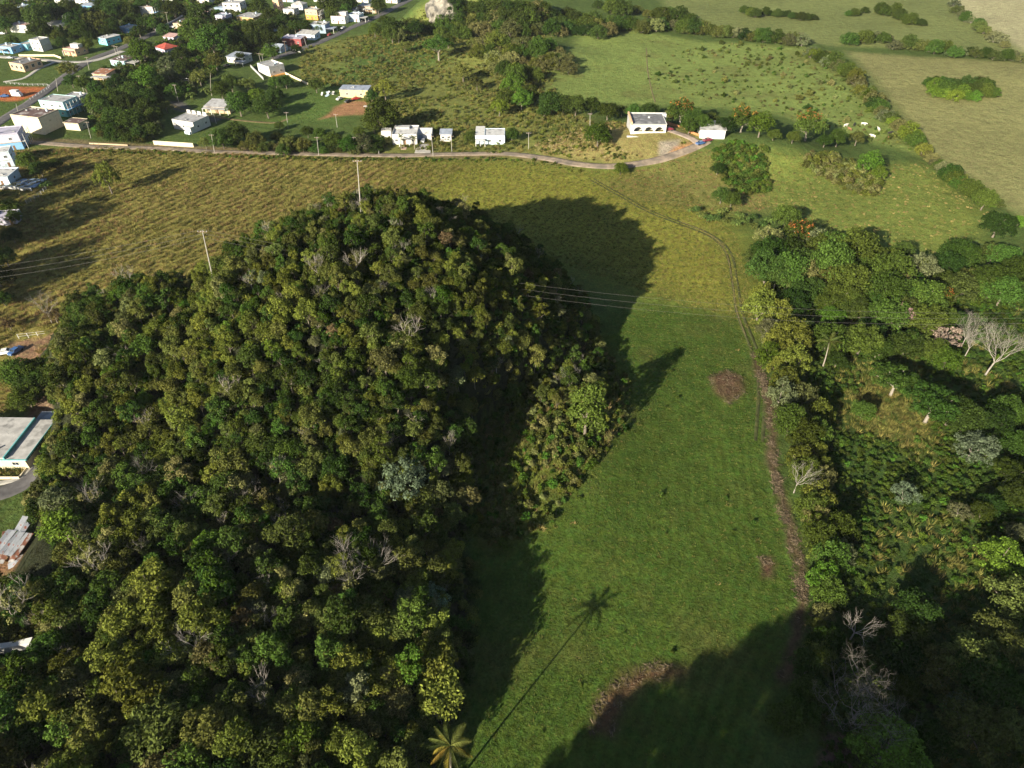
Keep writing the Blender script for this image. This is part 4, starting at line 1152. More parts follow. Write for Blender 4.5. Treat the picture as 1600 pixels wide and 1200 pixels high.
# peaked entrance porch
q = MB(); q.hull8([(-2.6, -8.6, 2.9), (0, -8.6, 3.9), (0, -6.003, 3.9), (-2.6, -6.003, 2.9), (-2.6, -8.6, 3.05), (0, -8.6, 4.08), (0, -6.003, 4.08), (-2.6, -6.003, 3.05)])
q.hull8([(0, -8.6, 3.9), (2.6, -8.6, 2.9), (2.6, -6.003, 2.9), (0, -6.003, 3.9), (0, -8.6, 4.08), (2.6, -8.6, 3.05), (2.6, -6.003, 3.05), (0, -6.003, 4.08)])
q.build("porch_roof", PAINT['white'], ra)
for sx in (-2.3, 2.3): MB().box(-.18, -.18, -.8, .18, .18, 2.95).build("column", PAINT['white'], ra, loc=(sx, -8.3, 0))
MB().box(-1.2, -12.2, -.9, 1.2, -8.7, .12).build("entrance_path", surface("pink_concrete", (.48, .34, .27), .9, .2, 1), ra)
H_("white gabled double garage with open bay beside the roadside house", 662, 219, 7.6, 7, 3.3, 0, 'white', 'white', nf=0, ns=0, rtype='gable', door=False, name="garage", cat="garage", short="the white gabled garage",
   extra=[('box', -3.3, -3.56, 0, -.25, -3.503, 2.5, 'bluegrey', 'garage_door'), ('box', .25, -3.56, 0, 3.3, -3.503, 2.5, 'dove', 'garage_door')])
drv = G(662, 232)
MB().box(-3.6, -5.5, -.6, 3.6, 5.5, .14).build("garage_apron", CONCRETE, None, loc=tuple(drv), kind="structure")
H_("small outbuilding with blue roof and open front by the road", 697, 219, 5.2, 4.6, 2.8, 0, 'dove', 'bluegrey', nf=2, ns=0, rtype='shed', door=False, name="shed", cat="shed", short="the small blue roofed outbuilding",
   extra=[('box', -2.8, -4.2, -.5, 2.9, -2.303, .5, 'white', 'low_wall')])
H_("pale blue roadside house with stepped white roof and small porch", 773, 226, 9.5, 9.5, 4.0, 0, 'paleblue', 'white', nf=2, ns=1, door=False, parapet=.25, short="the pale blue roadside house",
   extra=[('box', -9.0, -4.75, -1, -4.753, 7.5, 4.2, 'paleblue', 'wing'), ('box', -9.1, -4.8, 4.2, -4.7, 7.6, 4.4, 'white', 'wing_roof'), ('porch', 4.6, 2.4, 3, 2.8, 'white', -6.6)])
gr = H_("white metal garage with flat pale roof on the knoll", 1112, 217, 11, 9, 4.0, -6, 'dove', 'pale', nf=0, ns=0, door=False, rtype='shed', name="garage", cat="garage", short="the white metal garage",
   extra=[('box', -4.6, -4.56, 0, -.4, -4.503, 2.9, 'dove', 'garage_door'), ('box', -3, -.5, 4.55, 1, 2.6, 4.95, 'dark', 'roof_panel')])

for a in (("pale flat house at the top edge left of the far skyline house", 96, 7, 11, 8, 4, 'white', 'pale'), ("white house at the top left corner among trees", 46, 4, 10, 8, 4, 'white', 'white'), ("small blue roofed house among the dark trees of the top left", 33, 18, 9, 8, 3.2, 'bluegrey', 'bluegrey'),
          ("pale house at the top edge above the white corner house", 262, 3, 12, 8, 4.2, 'dove', 'white'), ("white roofed house at the top edge before the big white house", 318, 6, 11, 8, 4.0, 'white', 'white'), ("pinkish flat house right of the tan store", 312, 30, 9, 8, 3.6, 'pink', 'pale'),
          ("bluish house at the top edge beyond the peach building", 448, 3, 12, 8, 5.0, 'paleblue', 'pale'), ("pale roofed house at the top edge beyond the tan two-storey house", 500, 3, 11, 8, 4.0, 'dove', 'white'), ("white house at the top edge above the street row", 566, 4, 11, 8, 4.0, 'white', 'white'),
          ("white house at the street's far top end", 612, 5, 10, 7, 4.0, 'white', 'pale'), ("flat grey house behind the long low white shed roof", 108, 33, 10, 8, 3.4, 'grey', 'grey'), ("lilac house beside the warehouse's left end", 346, 33, 9, 8, 3.4, 'lilac', 'bluegrey'),
          ("flat white house behind the tan two-storey house", 452, 24, 9, 8, 3.8, 'white', 'pale'), ("white carport house between the maroon house and the warehouse", 438, 55, 9, 8, 3.4, 'paleblue', 'white')):
    H_(a[0], a[1], a[2], a[3], a[4], a[5], -14, a[6], a[7], nf=3, ns=2, short="the " + " ".join(a[0].split()[:3]))
# ---- the arched white house on the knoll
def arch_house():
    p = G(1013, 208); W, D, Ht = 15.8, 14.5, 3.8
    z = p[2] - .1
    root = thing("house", "white house with three arched openings and dark stained flat roof on the knoll", "house", (p[0], p[1] + D / 2, z), math.radians(-1))
    LANDMARK.append((p[0], p[1] + D / 2, "the arched white house", 8)); CLEARINGS.append((p[0], p[1] + 7, 11))
    x0, x1, y0, y1 = -W / 2, W / 2, -D / 2, D / 2
    t = .3
    f = MB()
    n = 16; xs = [x0]; aw, z1, rise = 4.0, .8, 2.0
    cs = [-4.6, 0.15, 4.9]
    edges = [x0] + sum([[c - aw / 2, c + aw / 2] for c in cs], []) + [x1]
    for i in range(0, len(edges), 2):
        f.box(edges[i], y0, -1.5, edges[i + 1], y0 + t, Ht)
    for c in cs:
        f.box(c - aw / 2, y0, -1.5, c + aw / 2, y0 + t, z1)
        for k in range(n):
            a0, a1 = math.pi * (1 - k / n), math.pi * (1 - (k + 1) / n)
            xa, xb = c + aw / 2 * math.cos(a0), c + aw / 2 * math.cos(a1)
            za, zb = z1 + rise * math.sin(a0), z1 + rise * math.sin(a1)
            f.hull8([(xa, y0, za), (xb, y0, zb), (xb, y0 + t, zb), (xa, y0 + t, za), (xa, y0, Ht), (xb, y0, Ht), (xb, y0 + t, Ht), (xa, y0 + t, Ht)])
    f.build("arcade", PAINT['white'], root)
    MB().box(x0, y0 + 3.6, -1.5, x1, y1, Ht).build("wall", PAINT['grey'], root)  # main walls painted grey to imitate the shade behind the arches
    MB().box(x0, y0 + t, -1.5, x0 + t, y0 + 3.597, Ht).box(x1 - t, y0 + t, -1.5, x1, y0 + 3.597, Ht).build("wall", PAINT['white'], root)
    for c in cs: window(root, c, y0 + 3.6, .9, 2.4, 1.7)
    MB().box(x0 + .01, y0 + t, -.3, x1 - .01, y0 + 3.59, .02).build("porch_floor", CONCRETE, root)
    MB().box(x0 - .1, y0 - .1, Ht + .003, x1 + .1, y1 + .1, Ht + .2).build("roof", ROOF['dark'], root)
    r = MB(); zt = Ht + .203
    r.box(x0 - .1, y1 - .15, zt, x1 + .1, y1 + .1, zt + .45).box(x1 - .12, y0 - .1, zt, x1 + .1, y1 - .153, zt + .22).box(x0 + .5, y0 - .1, zt, x1 - .123, y0 + .1, zt + .16)
    r.build("parapet", PAINT['white'], root)
    MB().box(x0 - .1, y0 + .103, zt, x0 + .5, y1 - .153, zt + 1.0).build("parapet", PAINT['peach'], root, label="tan raised parapet along the left roof edge")
    MB().box(x1 + .003, y1 - 3, -1.5, x1 + 1.6, y1 - .6, Ht + .9).build("chimney_block", PAINT['white'], root)
    MB().tube([(1.2, 1.5, zt), (1.2, 1.5, zt + .5)], [.55, .55], 10).build("roof_vent", PAINT['white'], root)
    q = MB(); q.hull8([(x0 - 1.8, y0 - 2.6, -2.4), (x1 + 9.5, y0 - 4.6, -2.4), (x1 + 9.5, y0 - 4.4, -2.4), (x0 - 1.8, y0 - 1.6, -2.4), (x0 - 1.8, y0 - 2.6, -.35), (x1 + 9.5, y0 - 4.6, -1.5), (x1 + 9.5, y0 - 4.4, -1.5), (x0 - 1.8, y0 - 1.6, -.35)])
    q.build("terrace_wall", PAINT['white'], root)
arch_house()
# orange bank and its wall behind the knoll drive
a, b = G(1042, 193), G(1092, 213)
w = [a, G(1060, 199), G(1076, 207), b]
q = MB()
for i in range(3):
    u, v = w[i], w[i + 1]
    q.hull8([(u[0], u[1], u[2] - 1), (v[0], v[1], v[2] - 1), (v[0], v[1] + .25, v[2] - 1), (u[0], u[1] + .25, u[2] - 1), (u[0], u[1], u[2] + 1.1), (v[0], v[1], v[2] + .9), (v[0], v[1] + .25, v[2] + .9), (u[0], u[1] + .25, u[2] + 1.1)])
q.build("garden_wall", surface("clay_wall", (.46, .20, .09), .95, .3, 1.2), label="orange clay garden wall behind the arched white house", cat="wall")

# ---- the big grey roofed building at the left edge
def left_building():
    x1, y0 = -115.0, 111.8
    W, D, Ht = 24.0, 12.8, 3.9
    z = float(Hh(-121, 110))
    root = thing("building", "cream building with pale grey roofs edged in teal at the left edge", "building", (x1, y0, z))
    LANDMARK.append((x1 - 8, y0 + 6, "the teal edged grey roofed building", 10))
    MB().box(-W, 0, -3, 0, D, Ht - .35).build("wall", PAINT['cream'], root)
    MB().box(-.003, 0.3, Ht - 1.6, .12, D - .3, Ht - .5).build("window_band", GLASS, root)
    q = MB()
    for i in range(9): q.box(.1, .4 + i * 1.48, Ht - 1.7, .18, .52 + i * 1.48, Ht - .42)
    q.build("window_post", PAINT['white'], root)
    MB().box(-4.3, -.5, Ht - .35, .9, D + .5, Ht - .12).build("roof", ROOF['pale'], root, label="lower right roof strip")
    MB().hull8([(-W, -.5, Ht + .25), (-4.303, -.5, Ht + .0), (-4.303, D + .5, Ht + .0), (-W, D + .5, Ht + .25), (-W, -.5, Ht + .85), (-4.303, -.5, Ht + .5), (-4.303, D + .5, Ht + .5), (-W, D + .5, Ht + .85)]).build("roof", ROOF['pale'], root)
    MB().box(-4.3, -.503, Ht - .117, -4.0, D + .503, Ht + .56).build("fascia", PAINT['teal'], root)
    MB().box(.903, -.5, Ht - .45, 1.02, D + .5, Ht + .05).build("fascia", PAINT['teal'], root)
    MB().box(-W, -.62, Ht - .4, .9, -.503, Ht - .05).build("fascia", PAINT['teal'], root)
    window(root, -2.6, 0, 1.4, 1.7, 1.1)
    window(root, -9.0, 0, 1.4, 1.7, 1.1)
    MB().box(-5.6, D + .6, -3, .6, D + 5.0, 2.0).build("rear_annex", PAINT['bluegrey'], root)
    MB().box(-5.8, D + .55, 2.0, .8, D + 5.2, 2.2).build("annex_roof", ROOF['bluegrey'], root)
    q = MB(); q.tube([(-6.8, 2.6, Ht + .5), (-6.8, 2.6, Ht + 1.0)], [.25, .25], 8); q.build("roof_vent", STEEL, root)
    MB().tube([(-7.4, 7.4, Ht + .5), (-7.4, 7.4, Ht + 2.2)], [.04, .04], 5).build("antenna", STEEL, root)
    # planter bed before it
    a = G(4, 748); pl = thing("planter", "cream walled planter bed full of grass before the teal edged building", "planter", (a[0], a[1], a[2]))
    MB().box(-6, -.2, -.6, 4.2, .05, .75).box(3.95, .053, -.6, 4.2, 3.2, .55).build("planter_wall", PAINT['cream'], pl)
    tm = [tuft(900 + i, BLADE[m], 40, 1.0, .55, .08) for i, m in enumerate(('olive', 'dry', 'lush'))]
    for i in range(14):
        o = obj("grass_clump", tm[i % 3], pl, (-5.5 + i * .68, 1.0 + (i % 3) * .8, .2), i * 1.3)
left_building()

# ---- rusty sheet-metal shack
def shack():
    p = G(28, 858); root = thing("shack", "collapsing shack roofed with rusty corrugated metal sheets", "shack", (p[0], p[1], p[2]), math.radians(-12))
    LANDMARK.append((p[0], p[1], "the rusty metal shack", 5))
    SH_M = [surface("sheet_bright", (.36, .38, .42), .5, .2, .8, metal=.3, stain=((.30, .09, .05), .9, .54)), surface("sheet_rust", (.20, .085, .055), .85, .4, 1.0, stain=((.34, .33, .33), .7, .47)),
            surface("sheet_pale", (.42, .44, .48), .5, .2, .8, metal=.2, stain=((.36, .13, .08), 1.1, .58))]
    def sheet(w, l, m):
        q = MB(); n = 10
        for i in range(n):
            xa, xb = -w / 2 + w * i / n, -w / 2 + w * (i + 1) / n
            za, zb = (.05 if i % 2 else 0), (0 if i % 2 else .05)
            q.quad((xa, -l / 2, za), (xb, -l / 2, zb), (xb, l / 2, zb), (xa, l / 2, za))
        return q.mesh("metal_sheet", m)
    MB().box(-3.6, -2.2, -1, 2.4, 2.6, 1.5).build("wall", surface("old_boards", (.17, .12, .09), .95, .4, 3), root)
    rg = np.random.default_rng(4)
    for i in range(6):
        m = SH_M[(0, 2, 0, 2, 2, 1)[i]]
        o = obj("metal_sheet", sheet(1.15, 5.6, m), root, (-3.2 + i * 1.08, .1, 1.85 + .05 * (i % 2))); o.rotation_euler = (.10 + rg.normal() * .03, rg.normal() * .04, rg.normal() * .03)
    for (x, y, zz, w, l, rz, rx, k) in ((-1.8, 4.6, 2.5, 1.3, 3.4, .1, .25, 2), (-.5, 4.4, 2.4, 1.3, 3.2, .08, .2, 0), (3.6, -1.4, .8, 1.2, 3.4, -.7, -.1, 1), (4.2, -2.2, .7, 1.6, 3.6, -.75, .05, 0), (2.8, -3.4, .6, 1.5, 3.0, -.8, .1, 2), (-.6, -3.2, .7, 1.2, 2.0, .2, .3, 1), (1.6, -2.8, .9, 1.2, 1.8, .1, .5, 1), (-5.0, 2.2, .5, 1.0, 2.4, .6, .1, 1)):
        o = obj("metal_sheet", sheet(w, l, SH_M[k]), root, (x, y, zz)); o.rotation_euler = (rx, .08, rz)
shack()

# ---- walls and fences
def px_wall(name, label, pts, h, t, mat, cat="wall", top=None, posts=0):
    P = [G(*p) for p in pts]
    root = thing(name, label, cat, tuple(P[0]))
    q = MB(); o = P[0]
    for i in range(len(P) - 1):
        u, v = P[i] - o, P[i + 1] - o
        d = (v - u)[:2]; d = d / np.linalg.norm(d); n = np.array([-d[1], d[0]]) * t / 2
        q.hull8([(u[0] - n[0], u[1] - n[1], u[2] - .8), (v[0] - n[0], v[1] - n[1], v[2] - .8), (v[0] + n[0], v[1] + n[1], v[2] - .8), (u[0] + n[0], u[1] + n[1], u[2] - .8),
                 (u[0] - n[0], u[1] - n[1], u[2] + h), (v[0] - n[0], v[1] - n[1], v[2] + h), (v[0] + n[0], v[1] + n[1], v[2] + h), (u[0] + n[0], u[1] + n[1], u[2] + h)])
    q.build("wall_run", mat, root)
    return root
def px_fence(name, label, pts, h, step, mat, rails=3, cat="fence", fill=None):
    P = resample([G(*p)[:2] for p in pts], 1.0); z = Hh(P[:, 0], P[:, 1])
    root = thing(name, label, cat, (P[0][0], P[0][1], float(z[0])))
    o = np.array([P[0][0], P[0][1], z[0]])
    L_ = np.concatenate([[0], np.cumsum(np.linalg.norm(np.diff(P, axis=0), axis=1))])
    pm = MB().box(-.06, -.06, -.5, .06, .06, h + .05).mesh("post", mat)
    for s in np.arange(0, L_[-1] + .01, step):
        x, y, zz = (np.interp(s, L_, c) for c in (P[:, 0], P[:, 1], z))
        obj("post", pm, root, (x - o[0], y - o[1], zz - o[2]))
    pts3 = [Vector((P[i][0] - o[0], P[i][1] - o[1], z[i] - o[2])) for i in range(0, len(P), 2)] + [Vector((P[-1][0] - o[0], P[-1][1] - o[1], z[-1] - o[2]))]
    for k in range(rails):
        hh = h * (k + 1) / rails
        MB().tube([p + Vector((0, 0, hh)) for p in pts3], [.035] * len(pts3), 4).build("rail", mat, root)
    return root
px_wall("boundary_wall", "long cream boundary wall along the lane below the white modern house", [(241, 226), (303, 230)], 1.9, .25, PAINT['cream'])
px_wall("boundary_wall", "pale wall foot along the lane's left stretch", [(140, 225), (165, 226), (200, 228)], .6, .3, PAINT['tan'])
px_wall("boundary_wall", "low white wall in front of the blue patio at the left edge", [(-20, 296), (22, 296), (50, 298)], 1.3, .25, PAINT['white'])
px_wall("boundary_wall", "grey block wall dropping beside the weathered white house's drive", [(392, 105), (412, 125)], 1.5, .2, PAINT['grey'])
px_wall("boundary_wall", "cream gate wall right of the weathered white house", [(446, 116), (483, 134)], 1.3, .2, PAINT['cream'])
px_wall("boundary_wall", "white wall with openings running up the far street", [(243, 48), (270, 35), (296, 20)], 1.2, .2, PAINT['white'])
px_wall("boundary_wall", "concrete wall beside the tiny white shed's plot", [(592, 241), (597, 206)], 1.3, .2, CONCRETE)
px_wall("boundary_wall", "grey wall beside the second street's lower house", [(446, 76), (470, 82)], 1.6, .2, PAINT['dove'])
px_wall("garden_wall", "thick white topped wall running in from the left edge among trees", [(-25, 1021), (20, 1016), (56, 1008)], 1.7, 1.0, PAINT['white'])
px_wall("boundary_wall", "cream wall in front of the narrow two-storey white house", [(30, 88), (85, 88), (96, 92)], 1.2, .2, PAINT['cream'])
px_fence("fence", "white rail fence above the brown yard at the left edge", [(30, 529), (72, 524)], 1.5, 2.6, PAINT['white'], 2)
px_fence("fence", "grey mesh fence at the dark edge of the pasture", [(42, 318), (60, 308), (74, 296)], 1.6, 2.2, PAINT['grey'], 4)
px_fence("fence", "white post fence around the orange soil lot", [(10, 131), (45, 134), (78, 136), (45, 158)], 1.1, 3.0, PAINT['dove'], 2)
pat = G(22, 288); MB().box(-8, -4.5, -.4, 8, 4.5, .15).build("patio", surface("patio_blue", (.30, .42, .60), .85, .15, .8), None, loc=(pat[0] + 3, pat[1] + 1, pat[2]), kind="structure")
# trampoline
tp = G(291, 132); tr = thing("trampoline", "round trampoline with pale safety net among village trees", "trampoline", tuple(tp))
MB().tube([(0, 0, .85), (0, 0, .9)], [2.2, 2.2], 24).build("mat", surface("black_mat", (.03, .03, .035), .8, .1, 2), tr)
for zz, nm in ((.92, "frame"), (2.6, "net_ring")):
    pts = [(2.25 * math.cos(a * .2618), 2.25 * math.sin(a * .2618), zz) for a in range(25)]
    MB().tube(pts, [.05] * 25, 5, False).build(nm, STEEL, tr)
for k in range(6):
    a = k * 1.047; MB().tube([(0, 0, -.3), (0, 0, 2.6)], [.04, .04], 5).build("leg", STEEL, tr, loc=(2.25 * math.cos(a), 2.25 * math.sin(a), 0))

# ---------------------------------------------------------------- cars
def car_meshes():
    body = bmesh.new()
    prof = [(-2.15, .35), (-2.15, .80), (-1.95, .93), (-1.15, .98), (-.65, 1.42), (.75, 1.45), (1.35, 1.02), (2.05, .92), (2.18, .75), (2.18, .35)]
    rows = []
    for y, s in ((-.86, .97), (-.80, 1.0), (.80, 1.0), (.86, .97)):
        rows.append([body.verts.new((x * s, y * (.86 if z > 1.1 else 1), z)) for x, z in prof])
    for a, b in zip(rows[:-1], rows[1:]):
        for i in range(len(prof) - 1): body.faces.new((a[i], a[i + 1], b[i + 1], b[i]))
    body.faces.new(rows[0][::-1]); body.faces.new(rows[-1])
    body.faces.new([r[0] for r in rows] ) if False else None
    me = bpy.data.meshes.new("body"); body.to_mesh(me); body.free()
    gl = MB()
    gl.quad((-1.12, -.66, 1.01), (-.68, -.64, 1.40), (-.68, .64, 1.40), (-1.12, .66, 1.01)).quad((.80, -.64, 1.42), (1.30, -.66, 1.05), (1.30, .66, 1.05), (.80, .64, 1.42))
    for s in (-1, 1):
        pts = [(-1.0, s * .80, 1.03), (-.62, s * .745, 1.36), (.72, s * .745, 1.38), (1.15, s * .80, 1.05)]
        gl.poly(pts if s < 0 else pts[::-1])
    for i in range(len(gl.v)): x, y, z = gl.v[i]; gl.v[i] = (x * 1.0 + (-.03 if x < -.6 else .03), y * 1.03, z + .02)
    wh = MB(); wh.tube([(0, -.11, 0), (0, .11, 0)], [.33, .33], 14)
    hl = MB(); hl.box(-.03, -.16, -.07, .03, .16, .07)
    return me, gl.mesh("windows", GLASS), wh.mesh("wheel", surface("tyre", (.03, .03, .03), .9, .1, 3)), hl.mesh("headlight", surface("lamp_glass", (.75, .75, .72), .3, .05, 1))
CARM = car_meshes()
CARP = {k: surface("car_" + k, c, .35, .05, 1, spec=.5) for k, c in {'white': (.75, .75, .74), 'black': (.03, .03, .035), 'red': (.35, .03, .03), 'blue': (.05, .12, .30), 'silver': (.45, .46, .48), 'maroon': (.20, .03, .05)}.items()}
CARB = {}
for k, m in CARP.items():
    me = CARM[0].copy(); me.materials.append(m); CARB[k] = me
def car(px, py, rot, colr, label, s=1.0):
    p = G(px, py); root = thing("parked_car", label, "car", (p[0], p[1], p[2] + .14), math.radians(rot), "cars parked about the village", s)
    obj("body", CARB[colr], root); obj("windows", CARM[1], root)
    for x in (-1.35, 1.35):
        for y in (-.80, .80): obj("wheel", CARM[2], root, (x, y, .33))
    for y in (-.55, .55): obj("headlight", CARM[3], root, (-2.13, y, .70))
for a in ((1094, 226, 25, 'blue', "blue car parked in front of the white metal garage"), (1105, 221, 20, 'maroon', "maroon car parked beside the blue car before the garage"),
          (1096, 212, 80, 'silver', "silver car tucked beside the white metal garage's corner"), (1044, 204, 10, 'maroon', "maroon car beside the arched white house"),
          (531, 156, 60, 'white', "white car parked at the yard's left end by the yellow building"), (544, 160, 55, 'black', "black car parked in the dirt yard"),
          (556, 156, 30, 'red', "faded red car parked close to the yellow building"), (661, 222, 88, 'silver', "silver car parked on the apron of the gabled garage"),
          (52, 172, 20, 'silver', "silver car parked left of the two-storey aqua house"), (8, 152, 15, 'blue', "blue car parked below the orange soil lot"),
          (24, 148, 10, 'black', "dark car beside the tall white van below the orange lot"), (270, 44, -10, 'white', "white car parked by the far bend of the street"),
          (405, 17, 0, 'red', "red car before the big two-storey white house"), (395, 18, 0, 'white', "white car beside the red car before the big white house"),
          (537, 45, 62, 'silver', "silver car in front of the white house with red door"), (567, 33, 62, 'black', "dark car parked at the street row's porch"),
          (515, 56, 60, 'red', "red car parked beside the blue grey box house"), (4, 54, 0, 'white', "white car before the house with square openings"),
          (9, 553, 20, 'white', "white car parked in the brown yard at the left edge"), (26, 551, 70, 'blue', "blue car under a tree in the brown yard"),
          (16, 92, 5, 'silver', "silver car behind the cream wall at the left edge"), (355, 104, 0, 'black', "dark car beside the low house with tarped roof")):
    car(*a)
# white van
vp = G(28, 151); van = thing("parked_van", "tall white box van with bluish side below the orange lot", "van", (vp[0], vp[1], vp[2] + .1), math.radians(-10))
MB().box(-2.6, -1.2, .5, 1.4, 1.2, 3.4).build("cargo_box", PAINT['white'], van); MB().hull8([(1.403, -1.1, .5), (2.9, -1.1, .5), (2.9, 1.1, .5), (1.403, 1.1, .5), (1.403, -1.1, 2.5), (2.3, -1.0, 2.5), (2.3, 1.0, 2.5), (1.403, 1.1, 2.5)]).build("cab", CARP['white'], van)
for x in (-1.6, 2.0):
    for y in (-1.0, 1.0): obj("wheel", CARM[2], van, (x, y, .4))

# junk heap of pale sheets by the yellow building
jp = G(522, 147); jk = thing("scrap_heap", "heap of pale metal sheets left of the yellow building", "scrap heap", tuple(jp))
rg = np.random.default_rng(8)
for i in range(12):
    o = MB().box(-1.3, -.6, 0, 1.3, .6, .05).build("metal_sheet", (ROOF['white'], ROOF['metal'], PAINT['paleblue'])[i % 3], jk, loc=(rg.normal() * 3.6, rg.normal() * 1.6, .3 + .5 * rg.random()))
    o.rotation_euler = (rg.normal() * .4, rg.normal() * .4, rg.random() * 3)
jp = G(576, 167); jk = thing("rubble_heap", "heap of pale rubble at the right end of the dirt yard", "rubble heap", tuple(jp))
for i in range(9):
    o = MB().box(-.7, -.4, 0, .7, .4, .35).build("slab", (CONCRETE, PAINT['white'])[i % 2], jk, loc=(rg.normal() * 2.2, rg.normal() * 1.4, .1)); o.rotation_euler = (rg.normal() * .2, rg.normal() * .2, rg.random() * 3)

# ---------------------------------------------------------------- utility poles and cables
POLE = surface("pole_concrete", (.38, .36, .33), .85, .15, 1.5)
POLEW = surface("pole_wood", (.26, .19, .14), .9, .3, 2)
def pole(px, py, top, label, cat="utility pole", r=.17, arms=1, lean=0.0, mat=None, arm_rot=0.0, group=None, topx=None):
    p = G(px, py)
    lo, hi = 4.0, 20.0
    for _ in range(24):
        m = (lo + hi) / 2
        if proj(p[0], p[1], p[2] + m)[1] > top: lo = m
        else: hi = m
    h = lo
    root = thing("utility_pole", label, cat, tuple(p), arm_rot, group)
    if topx is not None:
        root.rotation_euler = (0, 0, 0)
        c = float(proj(p[0], p[1], p[2] + h)[2]); dx = (topx - float(proj(p[0], p[1], p[2] + h)[0])) * c / FPX
    else: dx = 0.0
    MB().tube([(0, 0, -.6), (dx, 0, h)], [r, r * .62], 8).build("pole", mat or POLE, root)
    for k in range(arms):
        zz = h - .35 - 1.1 * k
        MB().box(dx - 1.1, -.22, zz, dx + 1.1, -.10, zz + .12).build("crossarm", POLEW, root)
        im = MB().tube([(0, 0, 0), (0, 0, .22)], [.06, .04], 6).mesh("insulator", PAINT['dove'])
        for s in (-1, -.35, .35, 1): obj("insulator", im, root, (dx + s, -.16, zz + .121))
    return root, np.array([p[0] + dx, p[1], p[2] + h])
_, T1 = pole(337, 456, 360, "tall pale pole on the wooded hill's left shoulder carrying the cables", r=.16, topx=316)
_, T2 = pole(564, 336, 250, "tall pale pole on the crest of the wooded hill", r=.16, topx=558)
_, T3 = pole(1840, 560, 478, "pale pole carrying the cables east of the wild ground", r=.2)
LP = np.array([-205.0, 152.0, 25.0])
lp = thing("utility_pole", "pale pole carrying the cables west of the pasture", "utility pole", (LP[0], LP[1], float(Hh(LP[0], LP[1]))))
MB().tube([(0, 0, -.6), (0, 0, LP[2] - float(Hh(LP[0], LP[1])))], [.22, .14], 8).build("pole", POLE, lp)
CABLE = surface("cable", (.20, .19, .18), .6, .1, 5)
def cable(a, b, sag, off, label):
    a = np.array(a) + off; b = np.array(b) + off
    pts = [tuple(a + (b - a) * t + np.array([0, 0, -4 * sag * t * (1 - t)])) for t in np.linspace(0, 1, 40)]
    o = MB().tube([Vector(p) - Vector(tuple(a)) for p in pts], [.013] * 40, 4).build("power_cable", CABLE, None, loc=tuple(a), label=label, cat="cable", group="power cables over the wooded hill")
    return o
for k, w_ in enumerate(("upper", "middle", "lower")):
    o = np.array([.3 * (k - 1), 0.9 * (1 - k), -.2 - .55 * k])
    cable(T1, LP, 3.2 + .5 * k, o, w_ + " cable from the hill pole to the left over the pasture")
    cable(T1, T3, 10.5 + .8 * k, o, w_ + " cable from the hill pole to the right across the field")
for a in ((131, 143, 118, "pale pole behind the aqua house by the street", 122), (142, 216, 190, "pale pole on the lawn beside the small cream shed", 135), (139, 109, 89, "pale pole at the street junction by the grass verge", 135),
          (182, 86, 71, "left one of two poles before the aqua bungalow", 177), (187, 88, 72, "right one of two poles before the aqua bungalow", 181), (264, 44, 19, "pole at the far bend of the street", 259),
          (29, 182, 162, "lamp pole beside the street near the left edge", 25), (90, 143, 122, "slim pole at the end of the orange soil lot", 87), (279, 159, 132, "pale pole at the grey yard above the white modern house", 272),
          (338, 193, 168, "pale pole in front of the house with pale metal roof", 331), (335, 238, 210, "pale pole at the lane's edge right of the cream boundary wall", 330), (450, 199, 175, "pale pole on the bright green slope", 447),
          (527, 199, 178, "pale pole below the dirt yard", 524), (498, 243, 214, "pale pole at the lane beside the dark hedge trees", 495), (677, 244, 212, "pale pole at the lane before the gabled garage", 674),
          (706, 237, 212, "grey pole beside the small blue roofed outbuilding", 705), (826, 233, 207, "pale pole on the straw bank right of the pale blue house", 826), (922, 196, 177, "thin pole left of the arched white house", 922),
          (408, 99, 83, "left one of two poles behind the weathered white house", 404), (412, 100, 84, "right one of two poles behind the weathered white house", 409), (447, 84, 64, "brown pole at the second street's corner", 444),
          (479, 72, 56, "white pole before the maroon walled house", 474), (553, 240, 214, "short pale pole half hidden in the lane's hedge", 552)):
    pole(a[0], a[1], a[2], a[3], r=.14, arms=1 if a[0] not in (29, 90) else 0, topx=a[4], mat=POLEW if "brown" in a[3] else None, group="utility poles about the village")

